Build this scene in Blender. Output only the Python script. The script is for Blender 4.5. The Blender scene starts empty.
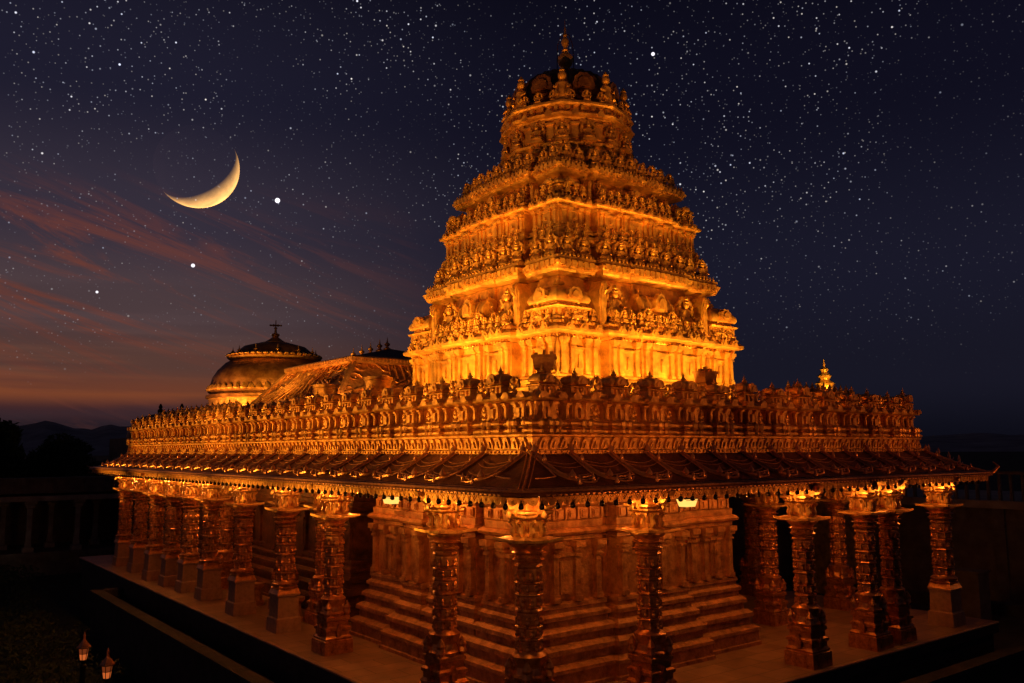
import bpy, math, random
from mathutils import Vector, Matrix, noise
random.seed(7)
PI = math.pi
R = math.radians
scene = bpy.context.scene
col = scene.collection

# ------------------------------------------------------------------ camera
CAM = Vector((-9.216, -11.692, 5.0))
yaw = R(52.3); pitch = math.atan(109/850.); roll = math.atan(8/1770.)
fw = Vector((math.cos(yaw), math.sin(yaw), 0)); rt = Vector((math.sin(yaw), -math.cos(yaw), 0)); up = Vector((0, 0, 1))
F = fw*math.cos(pitch) + up*math.sin(pitch)
U = -fw*math.sin(pitch) + up*math.cos(pitch)
RR = rt*math.cos(roll) - U*math.sin(roll); UU = rt*math.sin(roll) + U*math.cos(roll)
cd = bpy.data.cameras.new('camera'); cam = bpy.data.objects.new('camera', cd); col.objects.link(cam)
m = Matrix((RR, UU, -F)).transposed().to_4x4(); m.translation = CAM
cam.matrix_world = m
cd.sensor_width = 36; cd.lens = 850./1024.*36; cd.clip_end = 30000; cd.clip_start = .1
scene.camera = cam

# ------------------------------------------------------------------ world: dusk gradient, cloud streaks, stars
w = bpy.data.worlds.new('World'); scene.world = w; w.use_nodes = True
nt = w.node_tree; nt.nodes.clear()
def N(t, **k):
    n = nt.nodes.new(t)
    for a, b in k.items(): setattr(n, a, b)
    return n
def LK(a, b): nt.links.new(a, b)
def MA(op, a, b=None, c=None, clamp=False):
    n = N('ShaderNodeMath', operation=op); n.use_clamp = clamp
    for i, v in enumerate((a, b, c)):
        if v is None: continue
        if isinstance(v, (int, float)): n.inputs[i].default_value = v
        else: LK(v, n.inputs[i])
    return n.outputs[0]
def RAMP(fac, stops, interp='EASE'):
    n = N('ShaderNodeValToRGB'); cr = n.color_ramp; cr.interpolation = interp
    while len(cr.elements) < len(stops): cr.elements.new(.5)
    for e, (p, c) in zip(cr.elements, stops):
        e.position = p; e.color = (*c, 1) if len(c) == 3 else c
    LK(fac, n.inputs[0]); return n.outputs[0]
def MIX(fac, a, b, mode='MIX'):
    n = N('ShaderNodeMix', data_type='RGBA', blend_type=mode)
    for s, v in ((0, fac), (6, a), (7, b)):
        if isinstance(v, (int, float)): n.inputs[s].default_value = v
        elif isinstance(v, tuple): n.inputs[s].default_value = (*v, 1)
        else: LK(v, n.inputs[s])
    return n.outputs[2]
tc = N('ShaderNodeTexCoord'); gen = tc.outputs['Generated']
sx = N('ShaderNodeSeparateXYZ'); LK(gen, sx.inputs[0])
az = MA('MULTIPLY', MA('ARCTAN2', sx.outputs[1], sx.outputs[0]), 180/PI)      # degrees
el = MA('MULTIPLY', MA('ARCSINE', sx.outputs[2]), 180/PI)
ele = MA('DIVIDE', el, 45.0, clamp=True)
night = RAMP(ele, [(0, (.0035, .0035, .0075)), (.10, (.0085, .0082, .017)), (.25, (.0095, .0092, .021)), (.5, (.0048, .0045, .0125)), (.8, (.0022, .002, .0055))])
dusk = RAMP(ele, [(0, (.010, .008, .013)), (.035, (.017, .011, .016)), (.055, (.045, .018, .021)), (.082, (.20, .055, .022)), (.12, (.115, .050, .036)), (.19, (.080, .049, .053)), (.32, (.036, .028, .045)), (.5, (.0125, .0115, .026)), (.8, (.0038, .0034, .0085))])
west = MA('MULTIPLY', MA('SUBTRACT', az, 47.0), 1/30.0, clamp=True)
west = RAMP(west, [(0, (0, 0, 0)), (1, (1, 1, 1))])
sky = MIX(west, night, dusk)
# cloud streaks that climb towards the west
v = MA('ADD', el, MA('MULTIPLY', MA('SUBTRACT', az, 70.), -.34))
cx = N('ShaderNodeCombineXYZ'); LK(MA('MULTIPLY', az, .045), cx.inputs[0]); LK(MA('MULTIPLY', v, .42), cx.inputs[1])
nz = N('ShaderNodeTexNoise'); nz.inputs['Scale'].default_value = 1.0; nz.inputs['Detail'].default_value = 6; nz.inputs['Roughness'].default_value = .68
nz.inputs['Distortion'].default_value = 1.1; LK(cx.outputs[0], nz.inputs['Vector'])
cf = RAMP(nz.outputs[0], [(.47, (0, 0, 0)), (.66, (1, 1, 1))])
band = RAMP(MA('DIVIDE', el, 22.0, clamp=True), [(0, (0, 0, 0)), (.12, (.4, .4, .4)), (.35, (1, 1, 1)), (.55, (.8, .8, .8)), (.8, (0, 0, 0))])
wmask = MA('MULTIPLY', MA('SUBTRACT', az, 57.0), 1/24.0, clamp=True)
cfac = MA('MULTIPLY', MA('MULTIPLY', cf, band), MA('MULTIPLY', wmask, .85))
sky = MIX(cfac, sky, (.19, .047, .026))
# a darker flat veil low over the hills
cx2 = N('ShaderNodeCombineXYZ'); LK(MA('MULTIPLY', az, .03), cx2.inputs[0]); LK(MA('MULTIPLY', el, .5), cx2.inputs[1])
nz2 = N('ShaderNodeTexNoise'); nz2.inputs['Scale'].default_value = 1.6; nz2.inputs['Detail'].default_value = 5; LK(cx2.outputs[0], nz2.inputs['Vector'])
veil = MA('MULTIPLY', RAMP(nz2.outputs[0], [(.42, (0, 0, 0)), (.6, (1, 1, 1))]), RAMP(MA('DIVIDE', el, 14.0, clamp=True), [(0, (1, 1, 1)), (.5, (.6, .6, .6)), (1, (0, 0, 0))]))
sky = MIX(MA('MULTIPLY', MA('MULTIPLY', veil, .5), wmask), sky, (.030, .020, .026))
# stars, in four magnitudes
def stars(scale, rad, gain, seed, dens):
    mp = N('ShaderNodeMapping'); mp.inputs['Rotation'].default_value = (seed, seed*1.7, seed*.6); LK(gen, mp.inputs[0])
    vo = N('ShaderNodeTexVoronoi', feature='F1'); vo.inputs['Scale'].default_value = scale; LK(mp.outputs[0], vo.inputs['Vector'])
    s = MA('SUBTRACT', 1.0, MA('DIVIDE', vo.outputs['Distance'], rad*scale), clamp=True)
    s = MA('MULTIPLY', s, s) if False else s
    cs = N('ShaderNodeSeparateColor'); LK(vo.outputs['Color'], cs.inputs[0])
    s = MA('MULTIPLY', s, MA('POWER', cs.outputs[0], 2.2))
    s = MA('MULTIPLY', s, MA('GREATER_THAN', cs.outputs[1], 1-dens))
    tint = MIX(cs.outputs[2], (.72, .78, 1.0), (1.0, .9, .8))
    return MIX(1.0, tint, MA('MULTIPLY', s, gain), 'MULTIPLY')
st = stars(62, .0013, 3.2, .3, .6)
for args in ((105, .0011, 2.2, 1.1, .75), (165, .00095, 1.3, 2.3, .9), (210, .0009, .7, 3.3, 1.0), (34, .0015, 4.5, 4.2, .35)):
    st = MIX(1.0, st, stars(*args), 'ADD')
# star clouds: patchy density
nd = N('ShaderNodeTexNoise'); nd.inputs['Scale'].default_value = 5.0; nd.inputs['Detail'].default_value = 3; LK(gen, nd.inputs['Vector'])
dens = RAMP(nd.outputs[0], [(.38, (.12, .12, .12)), (.62, (1, 1, 1))])
extinct = RAMP(ele, [(0, (0, 0, 0)), (.08, (.02, .02, .02)), (.2, (.3, .3, .3)), (.45, (1, 1, 1))])
st = MIX(1.0, st, dens, 'MULTIPLY'); st = MIX(1.0, st, extinct, 'MULTIPLY')
# two planets beside the moon
def pxdir(px, py): return (F + RR*((px-512)/850.) + UU*((341.5-py)/850.)).normalized()
for (px, py, rad, g) in ((277.5, 200.5, .0030, 6), (193, 265.5, .0023, 4), (653, 54, .0022, 4), (97, 292, .0016, 3)):
    dv = N('ShaderNodeVectorMath', operation='DISTANCE'); LK(gen, dv.inputs[0]); dv.inputs[1].default_value = pxdir(px, py)
    s = MA('MULTIPLY', MA('SUBTRACT', 1.0, MA('DIVIDE', dv.outputs['Value'], rad), clamp=True), g)
    st = MIX(1.0, st, MIX(1.0, (.95, .9, 1.0), s, 'MULTIPLY'), 'ADD')
sky = MIX(1.0, sky, st, 'ADD')
bg = N('ShaderNodeBackground'); LK(sky, bg.inputs[0]); bg.inputs[1].default_value = 1.0
wo = N('ShaderNodeOutputWorld'); LK(bg.outputs[0], wo.inputs[0])

# the sun has set behind the hills: it is under the horizon and only reaches the moon
P2 = (RR*.56 - UU*.83).normalized()
moon_dir = pxdir(197, 167)
away = (P2*.70 + moon_dir*.714).normalized()         # from the moon towards the sun
sd = bpy.data.lights.new('sun', 'SUN'); sd.energy = 44.0; sd.angle = R(.5); sd.color = (1, .60, .22)
sun = bpy.data.objects.new('sun', sd); col.objects.link(sun)
sun.rotation_euler = away.to_track_quat('Z', 'Y').to_euler()

scene.view_settings.view_transform = 'Standard'; scene.view_settings.look = 'None'
scene.view_settings.exposure = 0.0; scene.view_settings.gamma = 1.0
scene.render.engine = 'CYCLES'

# ------------------------------------------------------------------ helpers
class MB:
    def __init__(s): s.v = []; s.f = []
    def add(s, v, f):
        o = len(s.v); s.v += [tuple(p) for p in v]; s.f += [tuple(i+o for i in q) for q in f]; return s
    def box(s, x0, x1, y0, y1, z0, z1, tx=0, ty=0):
        v = [(x0, y0, z0), (x1, y0, z0), (x1, y1, z0), (x0, y1, z0), (x0+tx, y0+ty, z1), (x1-tx, y0+ty, z1), (x1-tx, y1-ty, z1), (x0+tx, y1-ty, z1)]
        return s.add(v, [(3, 2, 1, 0), (4, 5, 6, 7), (0, 1, 5, 4), (1, 2, 6, 5), (2, 3, 7, 6), (3, 0, 4, 7)])
    def lathe(s, prof, n=12, c=(0, 0), rot=0, flute=0, sq=1, cap=True):
        o = len(s.v); k = len(prof)
        for r, z in prof:
            for i in range(n):
                a = rot + 2*PI*i/n; rr = r*(1-(flute if i % 2 else 0))
                s.v.append((c[0]+rr*math.cos(a), c[1]+rr*math.sin(a)*sq, z))
        for j in range(k-1):
            for i in range(n):
                a = o+j*n+i; b = o+j*n+(i+1) % n; s.f.append((a, b, b+n, a+n))
        if cap:
            s.f.append(tuple(o+i for i in range(n))[::-1]); s.f.append(tuple(o+(k-1)*n+i for i in range(n)))
        return s
    def loft(s, plan, prof, cap=True):
        n = len(plan); nr = []
        for i in range(n):
            p, q, r = plan[i-1], plan[i], plan[(i+1) % n]
            def nm(a, b):
                dx, dy = b[0]-a[0], b[1]-a[1]; l = math.hypot(dx, dy); return (dy/l, -dx/l)
            a, b = nm(p, q), nm(q, r)
            nr.append((a[0]+b[0], a[1]+b[1]) if abs(a[0]*b[0]+a[1]*b[1]) < .5 else ((a[0]+b[0])/(1+a[0]*b[0]+a[1]*b[1]), (a[1]+b[1])/(1+a[0]*b[0]+a[1]*b[1])))
        o = len(s.v)
        for off, z in prof:
            for q, d in zip(plan, nr): s.v.append((q[0]+d[0]*off, q[1]+d[1]*off, z))
        for j in range(len(prof)-1):
            for i in range(n):
                a = o+j*n+i; b = o+j*n+(i+1) % n; s.f.append((a, b, b+n, a+n))
        if cap: s.f.append(tuple(o+(len(prof)-1)*n+i for i in range(n)))
        return s
    def prism(s, poly, d0, d1, axis='y', M=None):
        # poly in (u, z); extruded along y (or x) between d0 and d1
        n = len(poly)
        vs = [((u, d, z) if axis == 'y' else (d, u, z)) for d in (d0, d1) for u, z in poly]
        if M: vs = [tuple(M @ Vector(q)) for q in vs]
        fs = [tuple(range(n))[::-1], tuple(range(n, 2*n))] + [(i, (i+1) % n, n+(i+1) % n, n+i) for i in range(n)]
        return s.add(vs, fs)
    def tube(s, pts, r, n=6):
        pts = [Vector(p) for p in pts]; o = len(s.v); k = len(pts); prev = None
        for i, p in enumerate(pts):
            t = (pts[min(i+1, k-1)]-pts[max(i-1, 0)]).normalized()
            a = t.cross(Vector((0, 0, 1)) if abs(t.z) < .9 else Vector((1, 0, 0))).normalized()
            if prev is not None and a.dot(prev) < 0: a = -a
            prev = a; b = t.cross(a); rr = r[i] if isinstance(r, (list, tuple)) else r
            for j in range(n):
                an = 2*PI*j/n; s.v.append(tuple(p+a*rr*math.cos(an)+b*rr*math.sin(an)))
        for i in range(k-1):
            for j in range(n):
                a = o+i*n+j; b = o+i*n+(j+1) % n; s.f.append((a, b, b+n, a+n))
        s.f.append(tuple(o+j for j in range(n))[::-1]); s.f.append(tuple(o+(k-1)*n+j for j in range(n)))
        return s
    def put(s, other, M):
        return s.add([M @ Vector(p) for p in other.v], other.f)
    def mesh(s, name, mat, smooth=None):
        me = bpy.data.meshes.new(name); me.from_pydata(s.v, [], s.f); me.update()
        if mat: me.materials.append(mat)
        if smooth is not None:
            me.polygons.foreach_set('use_smooth', [True]*len(me.polygons)); me.set_sharp_from_angle(angle=R(smooth))
        return me
    def build(s, name, mat, parent=None, smooth=None, loc=(0, 0, 0), fix=True):
        me = s.mesh(name, mat, smooth)
        if fix:
            import bmesh
            bm = bmesh.new(); bm.from_mesh(me); bmesh.ops.recalc_face_normals(bm, faces=bm.faces); bm.to_mesh(me); bm.free()
        o = bpy.data.objects.new(name, me); col.objects.link(o); o.location = loc
        if parent: o.parent = parent
        return o
def T(x, y, z=0, rz=0, s=1):
    if isinstance(s, (int, float)): s = (s, s, s)
    return Matrix.Translation((x, y, z)) @ Matrix.Rotation(rz, 4, 'Z') @ Matrix.Diagonal((*s, 1))
def empty(name, loc=(0, 0, 0), rz=0):
    o = bpy.data.objects.new(name, None); col.objects.link(o); o.location = loc; o.rotation_euler.z = rz; o.empty_display_size = .2; return o
def tag(o, label=None, cat=None, group=None, kind=None):
    if label: o['label'] = label
    if cat: o['category'] = cat
    if group: o['group'] = group
    if kind: o['kind'] = kind
    return o
def inst(me, name, parent, loc, rz=0, s=1):
    o = bpy.data.objects.new(name, me); col.objects.link(o); o.parent = parent
    o.location = loc; o.rotation_euler.z = rz; o.scale = (s, s, s) if isinstance(s, (int, float)) else s
    return o
def copy_tree(o, parent=None):
    c = o.copy(); col.objects.link(c); c.parent = parent
    for ch in list(o.children): copy_tree(ch, c)
    return c

# ------------------------------------------------------------------ materials
def mat(name, base, rough=.5, metal=0., var=.25, vscale=6., bump=.0, bscale=30., bdist=.02, carve=0., cscale=9., spec=.5, dirt=None, coord='Object'):
    ma = bpy.data.materials.new(name); ma.use_nodes = True; t = ma.node_tree; t.nodes.clear()
    n = lambda ty: t.nodes.new(ty); l = t.links.new
    out = n('ShaderNodeOutputMaterial'); b = n('ShaderNodeBsdfPrincipled'); l(b.outputs[0], out.inputs[0])
    b.inputs['Roughness'].default_value = rough; b.inputs['Metallic'].default_value = metal
    b.inputs['Specular IOR Level'].default_value = spec
    co = n('ShaderNodeTexCoord').outputs[coord]
    nz = n('ShaderNodeTexNoise'); nz.inputs['Scale'].default_value = vscale; nz.inputs['Detail'].default_value = 8; nz.inputs['Roughness'].default_value = .65; l(co, nz.inputs['Vector'])
    cr = n('ShaderNodeValToRGB'); e = cr.color_ramp.elements
    d = dirt or tuple(c*(1-var*1.6) for c in base)
    e[0].position = .32; e[0].color = (*d, 1); e[1].position = .68; e[1].color = (*[min(1, c*(1+var*.6)) for c in base], 1)
    l(nz.outputs[0], cr.inputs[0]); l(cr.outputs[0], b.inputs['Base Color'])
    rr = n('ShaderNodeMapRange'); rr.inputs[3].default_value = rough-.12; rr.inputs[4].default_value = rough+.15; l(nz.outputs[0], rr.inputs[0]); l(rr.outputs[0], b.inputs['Roughness'])
    last = None
    if carve:
        vo = n('ShaderNodeTexVoronoi'); vo.feature = 'SMOOTH_F1'; vo.inputs['Scale'].default_value = cscale; vo.inputs['Randomness'].default_value = .8
        wn = n('ShaderNodeTexNoise'); wn.inputs['Scale'].default_value = cscale*.7; l(co, wn.inputs['Vector'])
        mx = n('ShaderNodeMix'); mx.data_type = 'RGBA'; mx.inputs[0].default_value = .08; l(co, mx.inputs[6]); l(wn.outputs['Color'], mx.inputs[7]); l(mx.outputs[2], vo.inputs['Vector'])
        bp = n('ShaderNodeBump'); bp.inputs['Strength'].default_value = carve; bp.inputs['Distance'].default_value = .03; l(vo.outputs['Distance'], bp.inputs['Height']); last = bp
    if bump:
        n2 = n('ShaderNodeTexNoise'); n2.inputs['Scale'].default_value = bscale; n2.inputs['Detail'].default_value = 6; l(co, n2.inputs['Vector'])
        b2 = n('ShaderNodeBump'); b2.inputs['Strength'].default_value = bump; b2.inputs['Distance'].default_value = bdist; l(n2.outputs[0], b2.inputs['Height'])
        if last: l(last.outputs[0], b2.inputs['Normal'])
        last = b2
    if last: l(last.outputs[0], b.inputs['Normal'])
    return ma
M_gold = mat('gilded_copper', (.78, .44, .13), .40, .62, .28, 5, .35, 34, .015, .35, 10, dirt=(.34, .13, .035))
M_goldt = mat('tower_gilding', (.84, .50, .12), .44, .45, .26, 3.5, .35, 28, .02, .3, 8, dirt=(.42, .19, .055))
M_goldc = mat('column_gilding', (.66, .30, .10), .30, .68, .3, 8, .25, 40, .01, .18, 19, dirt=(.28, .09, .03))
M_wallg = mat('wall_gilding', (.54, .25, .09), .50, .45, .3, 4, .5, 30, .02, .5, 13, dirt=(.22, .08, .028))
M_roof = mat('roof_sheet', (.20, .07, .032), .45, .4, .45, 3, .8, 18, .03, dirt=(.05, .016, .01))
M_rib = mat('roof_rib_copper', (.74, .34, .16), .30, .65, .3, 8, .5, 40, .015)
M_dark = mat('dark_dome_sheet', (.075, .032, .016), .5, .4, .3, 3, .6, 20, .02)
M_dome = mat('dome_gilding', (.36, .17, .06), .42, .6, .3, 2.5, .7, 14, .03, .4, 7, dirt=(.14, .05, .02))
M_granite = mat('granite', (.44, .24, .14), .62, 0, .2, 9, .5, 60, .008)
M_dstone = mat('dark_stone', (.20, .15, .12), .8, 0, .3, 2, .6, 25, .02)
M_shadestone = mat('shade_dark_stone', (.06, .05, .04), .9, 0, .4, 2, .8, 20, .03)  # near-black colour holds the shade of the ledge and platform sides
M_bell = mat('dark_bell', (.05, .03, .02), .25, .9, .1)
M_black = mat('black_iron', (.03, .025, .02), .5, .6, .1)
M_garden = mat('garden_ground', (.035, .045, .02), .95, 0, .5, 1.2, .9, 8, .06)
M_hill = mat('hazed_scrub', (.34, .34, .36), 1, 0, .3, .01, 0)  # pale grey puts distance haze into the hill colour
M_leaf = mat('foliage', (.05, .075, .025), .7, 0, .4, 1.5)
M_bark = mat('bark', (.10, .07, .05), .9, 0, .3, 8, .8, 20, .03)
M_plaster = mat('pale_plaster', (.42, .33, .26), .8, 0, .25, 1.5, .3, 12, .01)
def emis(name, c, s):
    ma = bpy.data.materials.new(name); ma.use_nodes = True; t = ma.node_tree; t.nodes.clear()
    o = t.nodes.new('ShaderNodeOutputMaterial'); e = t.nodes.new('ShaderNodeEmission'); e.inputs[0].default_value = (*c, 1); e.inputs[1].default_value = s
    t.links.new(e.outputs[0], o.inputs[0]); return ma
M_lamp = emis('lamp_glow', (1, .50, .10), 1.6)
M_lant = emis('lantern_glow', (1, .20, .04), .55)
M_lant2 = emis('lantern_dim', (1, .18, .04), .14)
def floor_mat(name='paving_slabs', c1=(.40, .26, .16), c2=(.31, .19, .12)):
    ma = bpy.data.materials.new(name); ma.use_nodes = True; t = ma.node_tree; b = t.nodes['Principled BSDF']; l = t.links.new
    co = t.nodes.new('ShaderNodeTexCoord')
    br = t.nodes.new('ShaderNodeTexBrick'); br.inputs['Scale'].default_value = 1.0; br.inputs['Brick Width'].default_value = 1.1; br.inputs['Row Height'].default_value = .6
    br.inputs['Mortar Size'].default_value = .008; br.inputs['Color1'].default_value = (*c1, 1); br.inputs['Color2'].default_value = (*c2, 1); br.inputs['Mortar'].default_value = (.08, .05, .03, 1)
    l(co.outputs['Object'], br.inputs['Vector'])
    nz = t.nodes.new('ShaderNodeTexNoise'); nz.inputs['Scale'].default_value = 2.2; nz.inputs['Detail'].default_value = 9; l(co.outputs['Object'], nz.inputs['Vector'])
    mx = t.nodes.new('ShaderNodeMix'); mx.data_type = 'RGBA'; mx.blend_type = 'MULTIPLY'; mx.inputs[0].default_value = .8
    cr = t.nodes.new('ShaderNodeValToRGB'); cr.color_ramp.elements[0].position = .3; cr.color_ramp.elements[0].color = (.45, .42, .4, 1); cr.color_ramp.elements[1].position = .7
    l(nz.outputs[0], cr.inputs[0]); l(br.outputs[0], mx.inputs[6]); l(cr.outputs[0], mx.inputs[7]); l(mx.outputs[2], b.inputs['Base Color'])
    mr = t.nodes.new('ShaderNodeMapRange'); mr.inputs[3].default_value = .3; mr.inputs[4].default_value = .6; l(nz.outputs[0], mr.inputs[0]); l(mr.outputs[0], b.inputs['Roughness'])
    bp = t.nodes.new('ShaderNodeBump'); bp.inputs['Strength'].default_value = .4; bp.inputs['Distance'].default_value = .01; l(br.outputs['Fac'], bp.inputs['Height']); bp.invert = True; l(bp.outputs[0], b.inputs['Normal'])
    return ma
M_floor = floor_mat('paving_slabs', (.46, .27, .16), (.34, .19, .11))
M_path = floor_mat('path_slabs', (.16, .13, .10), (.12, .09, .07))

# ------------------------------------------------------------------ lights: lamps of the place and added fills
def spot(loc, target, energy, angle=90, size=.12, color=(1, .47, .10), blend=.6):
    d = bpy.data.lights.new('flood_or_fill_beam', 'SPOT'); d.energy = energy; d.spot_size = R(angle); d.spot_blend = blend; d.shadow_soft_size = 0; d.color = color
    o = bpy.data.objects.new('flood_or_fill_beam', d); col.objects.link(o); o.location = loc
    o.rotation_euler = (Vector(target)-Vector(loc)).to_track_quat('-Z', 'Y').to_euler(); return o
def point(loc, energy, size=.08, color=(1, .42, .09)):
    d = bpy.data.lights.new('lamp_or_fill_light', 'POINT'); d.energy = energy; d.shadow_soft_size = 0; d.color = color
    o = bpy.data.objects.new('lamp_or_fill_light', d); col.objects.link(o); o.location = loc; return o
TX, TY = 8.25, 8.0
WARM = (1, .46, .045)
def flood(face, u, e, far=0):
    # lamps on the roof deck, between parapet and tower
    if face == 'front': spot((u, 2.75-far, 6.3), (u, TY-3.2, 9.2), e, 125, .12, WARM)
    else: spot((2.95-far, u, 6.3), (TX-3.2, u, 9.2), e, 125, .12, WARM)
TOWER_E = 370
for u in (5.3, 7.3, 9.3, 11.3): flood('front', u, TOWER_E)
for u in (5.2, 7.1, 9.0, 10.9): flood('left', u, TOWER_E)
# higher throws for the upper tiers
for u in (4.0, 7.4, 12.4): spot((u, 2.3, 6.35), (8.25, 6.4, 12.6), 480, 50, .15, (1, .33, .035))
for u in (4.0, 8.0, 12.0): spot((2.3, u, 6.35), (6.6, 8.0, 12.6), 520, 50, .15, (1, .33, .035))
# added long throws for neck, dome and finial; no masts in the court
spot((-8, 6, 3.5), (8.25, 8, 15.2), 4200, 17, .2, (1, .34, .04)); spot((6, -8, 3.5), (8.25, 8, 15.2), 3600, 17, .2, (1, .32, .04))
spot((-9, 3, 5.5), (6.0, 8, 10.5), 2400, 34, .2, (1, .40, .05), 1); spot((3, -9, 5.5), (8, 6.0, 10.5), 1800, 34, .2, (1, .36, .045), 1)  # added frontal fill on the middle tiers

# ------------------------------------------------------------------ terrain
def grid_mesh(x0, x1, y0, y1, nx, ny, zf):
    b = MB()
    for j in range(ny+1):
        for i in range(nx+1):
            x = x0+(x1-x0)*i/nx; y = y0+(y1-y0)*j/ny; b.v.append((x, y, zf(x, y)))
    for j in range(ny):
        for i in range(nx):
            a = j*(nx+1)+i; b.f.append((a, a+1, a+nx+2, a+nx+1))
    return b
GZ = -2.6
gb = MB(); n = 64
rings = [0, 30, 80, 200, 600, 2000, 6000]
for r_ in rings[1:]:
    for i in range(n): gb.v.append((8+r_*math.cos(2*PI*i/n), 10+r_*math.sin(2*PI*i/n), GZ))
gb.v.append((8, 10, GZ)); c0 = len(gb.v)-1
for i in range(n): gb.f.append((i, (i+1) % n, c0))
for k in range(len(rings)-2):
    for i in range(n): gb.f.append((k*n+i, k*n+(i+1) % n, (k+1)*n+(i+1) % n, (k+1)*n+i))
tag(gb.build('ground', M_garden), kind='structure')
def hills():
    b = MB(); n = 220; a0, a1 = R(5), R(115); rows = 10
    for j in range(rows+1):
        for i in range(n+1):
            a = a0+(a1-a0)*i/n; d = 2300+j*180
            ridge = 78+70*noise.noise(Vector((a*6, 3.1, 0)))+28*noise.noise(Vector((a*19, 1.7, 0)))+12*noise.noise(Vector((a*60, 2.7, 0)))
            if math.degrees(a) < 50: ridge = ridge*.35+26
            t = j/rows; s = math.sin(PI*min(1, t*1.0)) if t < .5 else 1-(t-.5)*.8
            h = ridge*s*1.05*(1+.25*noise.noise(Vector((a*22, t*4, 5))))
            b.v.append((CAM.x+d*math.cos(a), CAM.y+d*math.sin(a), GZ-2+max(0, h)))
    for j in range(rows):
        for i in range(n):
            q = j*(n+1)+i; b.f.append((q, q+1, q+n+2, q+n+1))
    return b
tag(hills().build('hills', M_hill, smooth=60), kind='structure')

# ------------------------------------------------------------------ moon
mb = MB(); seg, rg = 96, 48
MD = 9000.; MR = 40.6/850.*MD
for j in range(rg+1):
    th = PI*j/rg
    for i in range(seg):
        a = 2*PI*i/seg; mb.v.append((MR*math.sin(th)*math.cos(a), MR*math.sin(th)*math.sin(a), MR*math.cos(th)))
for j in range(rg):
    for i in range(seg):
        a = j*seg+i; b_ = j*seg+(i+1) % seg; mb.f.append((a, b_, b_+seg, a+seg))
Mm = mat('moon_dust', (.26, .21, .14), .95, 0, .25, .9/MR*2.4, 0, spec=.0)
_t = Mm.node_tree; _a = _t.nodes.new('ShaderNodeAddShader'); _tr = _t.nodes.new('ShaderNodeBsdfTransparent')   # see-through, so the sky behind stands in for glowing air in front
_t.links.new(_t.nodes['Principled BSDF'].outputs[0], _a.inputs[0]); _t.links.new(_tr.outputs[0], _a.inputs[1]); 
_g = _t.nodes.new('ShaderNodeNewGeometry'); _m = _t.nodes.new('ShaderNodeMixShader'); _t.links.new(_g.outputs['Backfacing'], _m.inputs[0]); _t.links.new(_a.outputs[0], _m.inputs[1]); _t.links.new(_tr.outputs[0], _m.inputs[2])
_t.links.new(_m.outputs[0], _t.nodes['Material Output'].inputs[0])
moon = mb.build('moon', Mm, smooth=80, loc=CAM+moon_dir*MD*math.sqrt(((197-512)/850)**2+((341.5-167)/850)**2+1))
tag(moon, 'thin golden crescent moon lying tilted in the starry sky on the left', 'moon')

# ------------------------------------------------------------------ the temple
temple = empty('golden_temple', (9, 17, 0))
tag(temple, 'large golden temple with stepped pyramid tower, carved columns and dark sloping eaves, lit by floodlights', 'temple')
TOFF = Vector((-9, -17, 0))
class TempleParent: pass
def tp(mbuilder, name, mtl, parent=None, smooth=None):
    """part of the temple; geometry given in world coordinates"""
    if parent is None: return mbuilder.build(name, mtl, temple, smooth, loc=TOFF)
    return mbuilder.build(name, mtl, parent, smooth)
X1, Y1 = 18.0, 33.6
def rect(x0, x1, y0, y1): return [(x0, y0), (x1, y0), (x1, y1), (x0, y1)]
def plan(x0, x1, y0, y1, segs):
    """closed CCW outline; segs(L) -> list of (u0,u1,off) covering 0..L with off 0 at both ends"""
    P = []
    sides = [((x0, y0), (1, 0), (0, -1), x1-x0), ((x1, y0), (0, 1), (1, 0), y1-y0), ((x1, y1), (-1, 0), (0, 1), x1-x0), ((x0, y1), (0, -1), (-1, 0), y1-y0)]
    for (p, d, nn, L) in sides:
        for (u0, u1, off) in segs(L):
            for u in (u0, u1):
                q = (round(p[0]+d[0]*u+nn[0]*off, 5), round(p[1]+d[1]*u+nn[1]*off, 5))
                if not P or (abs(P[-1][0]-q[0])+abs(P[-1][1]-q[1])) > 1e-4: P.append(q)
    if abs(P[0][0]-P[-1][0])+abs(P[0][1]-P[-1][1]) < 1e-4: P.pop()
    return P

# platform
pl = MB()
pl.loft(rect(-.0, X1-.6, -.0, Y1+.4), [(.0, GZ), (.0, -.32), (.12, -.28), (.12, -.02), (.10, 0)])
platform = tp(pl, 'platform', M_shadestone)
fl = MB(); fl.loft(rect(-.10, X1-.5, -.10, Y1+.5), [(-.01, -.05), (.03, -.04), (.04, .0), (.02, .02), (-.01, .02)], cap=True)
tp(fl, 'paving', M_floor, platform)
lg = MB()
lg.loft(rect(-1.1, X1+6, -1.0, 26.5), [(0, GZ), (0, -.62), (.08, -.60), (.08, -.5), (.0, -.5), (-.35, -.5), (-.36, -.9)], cap=True)
ledge = lg.build('retaining_wall', M_shadestone); tag(ledge, 'dark stone ledge wall running along the foot of the temple platform', 'wall')

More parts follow.
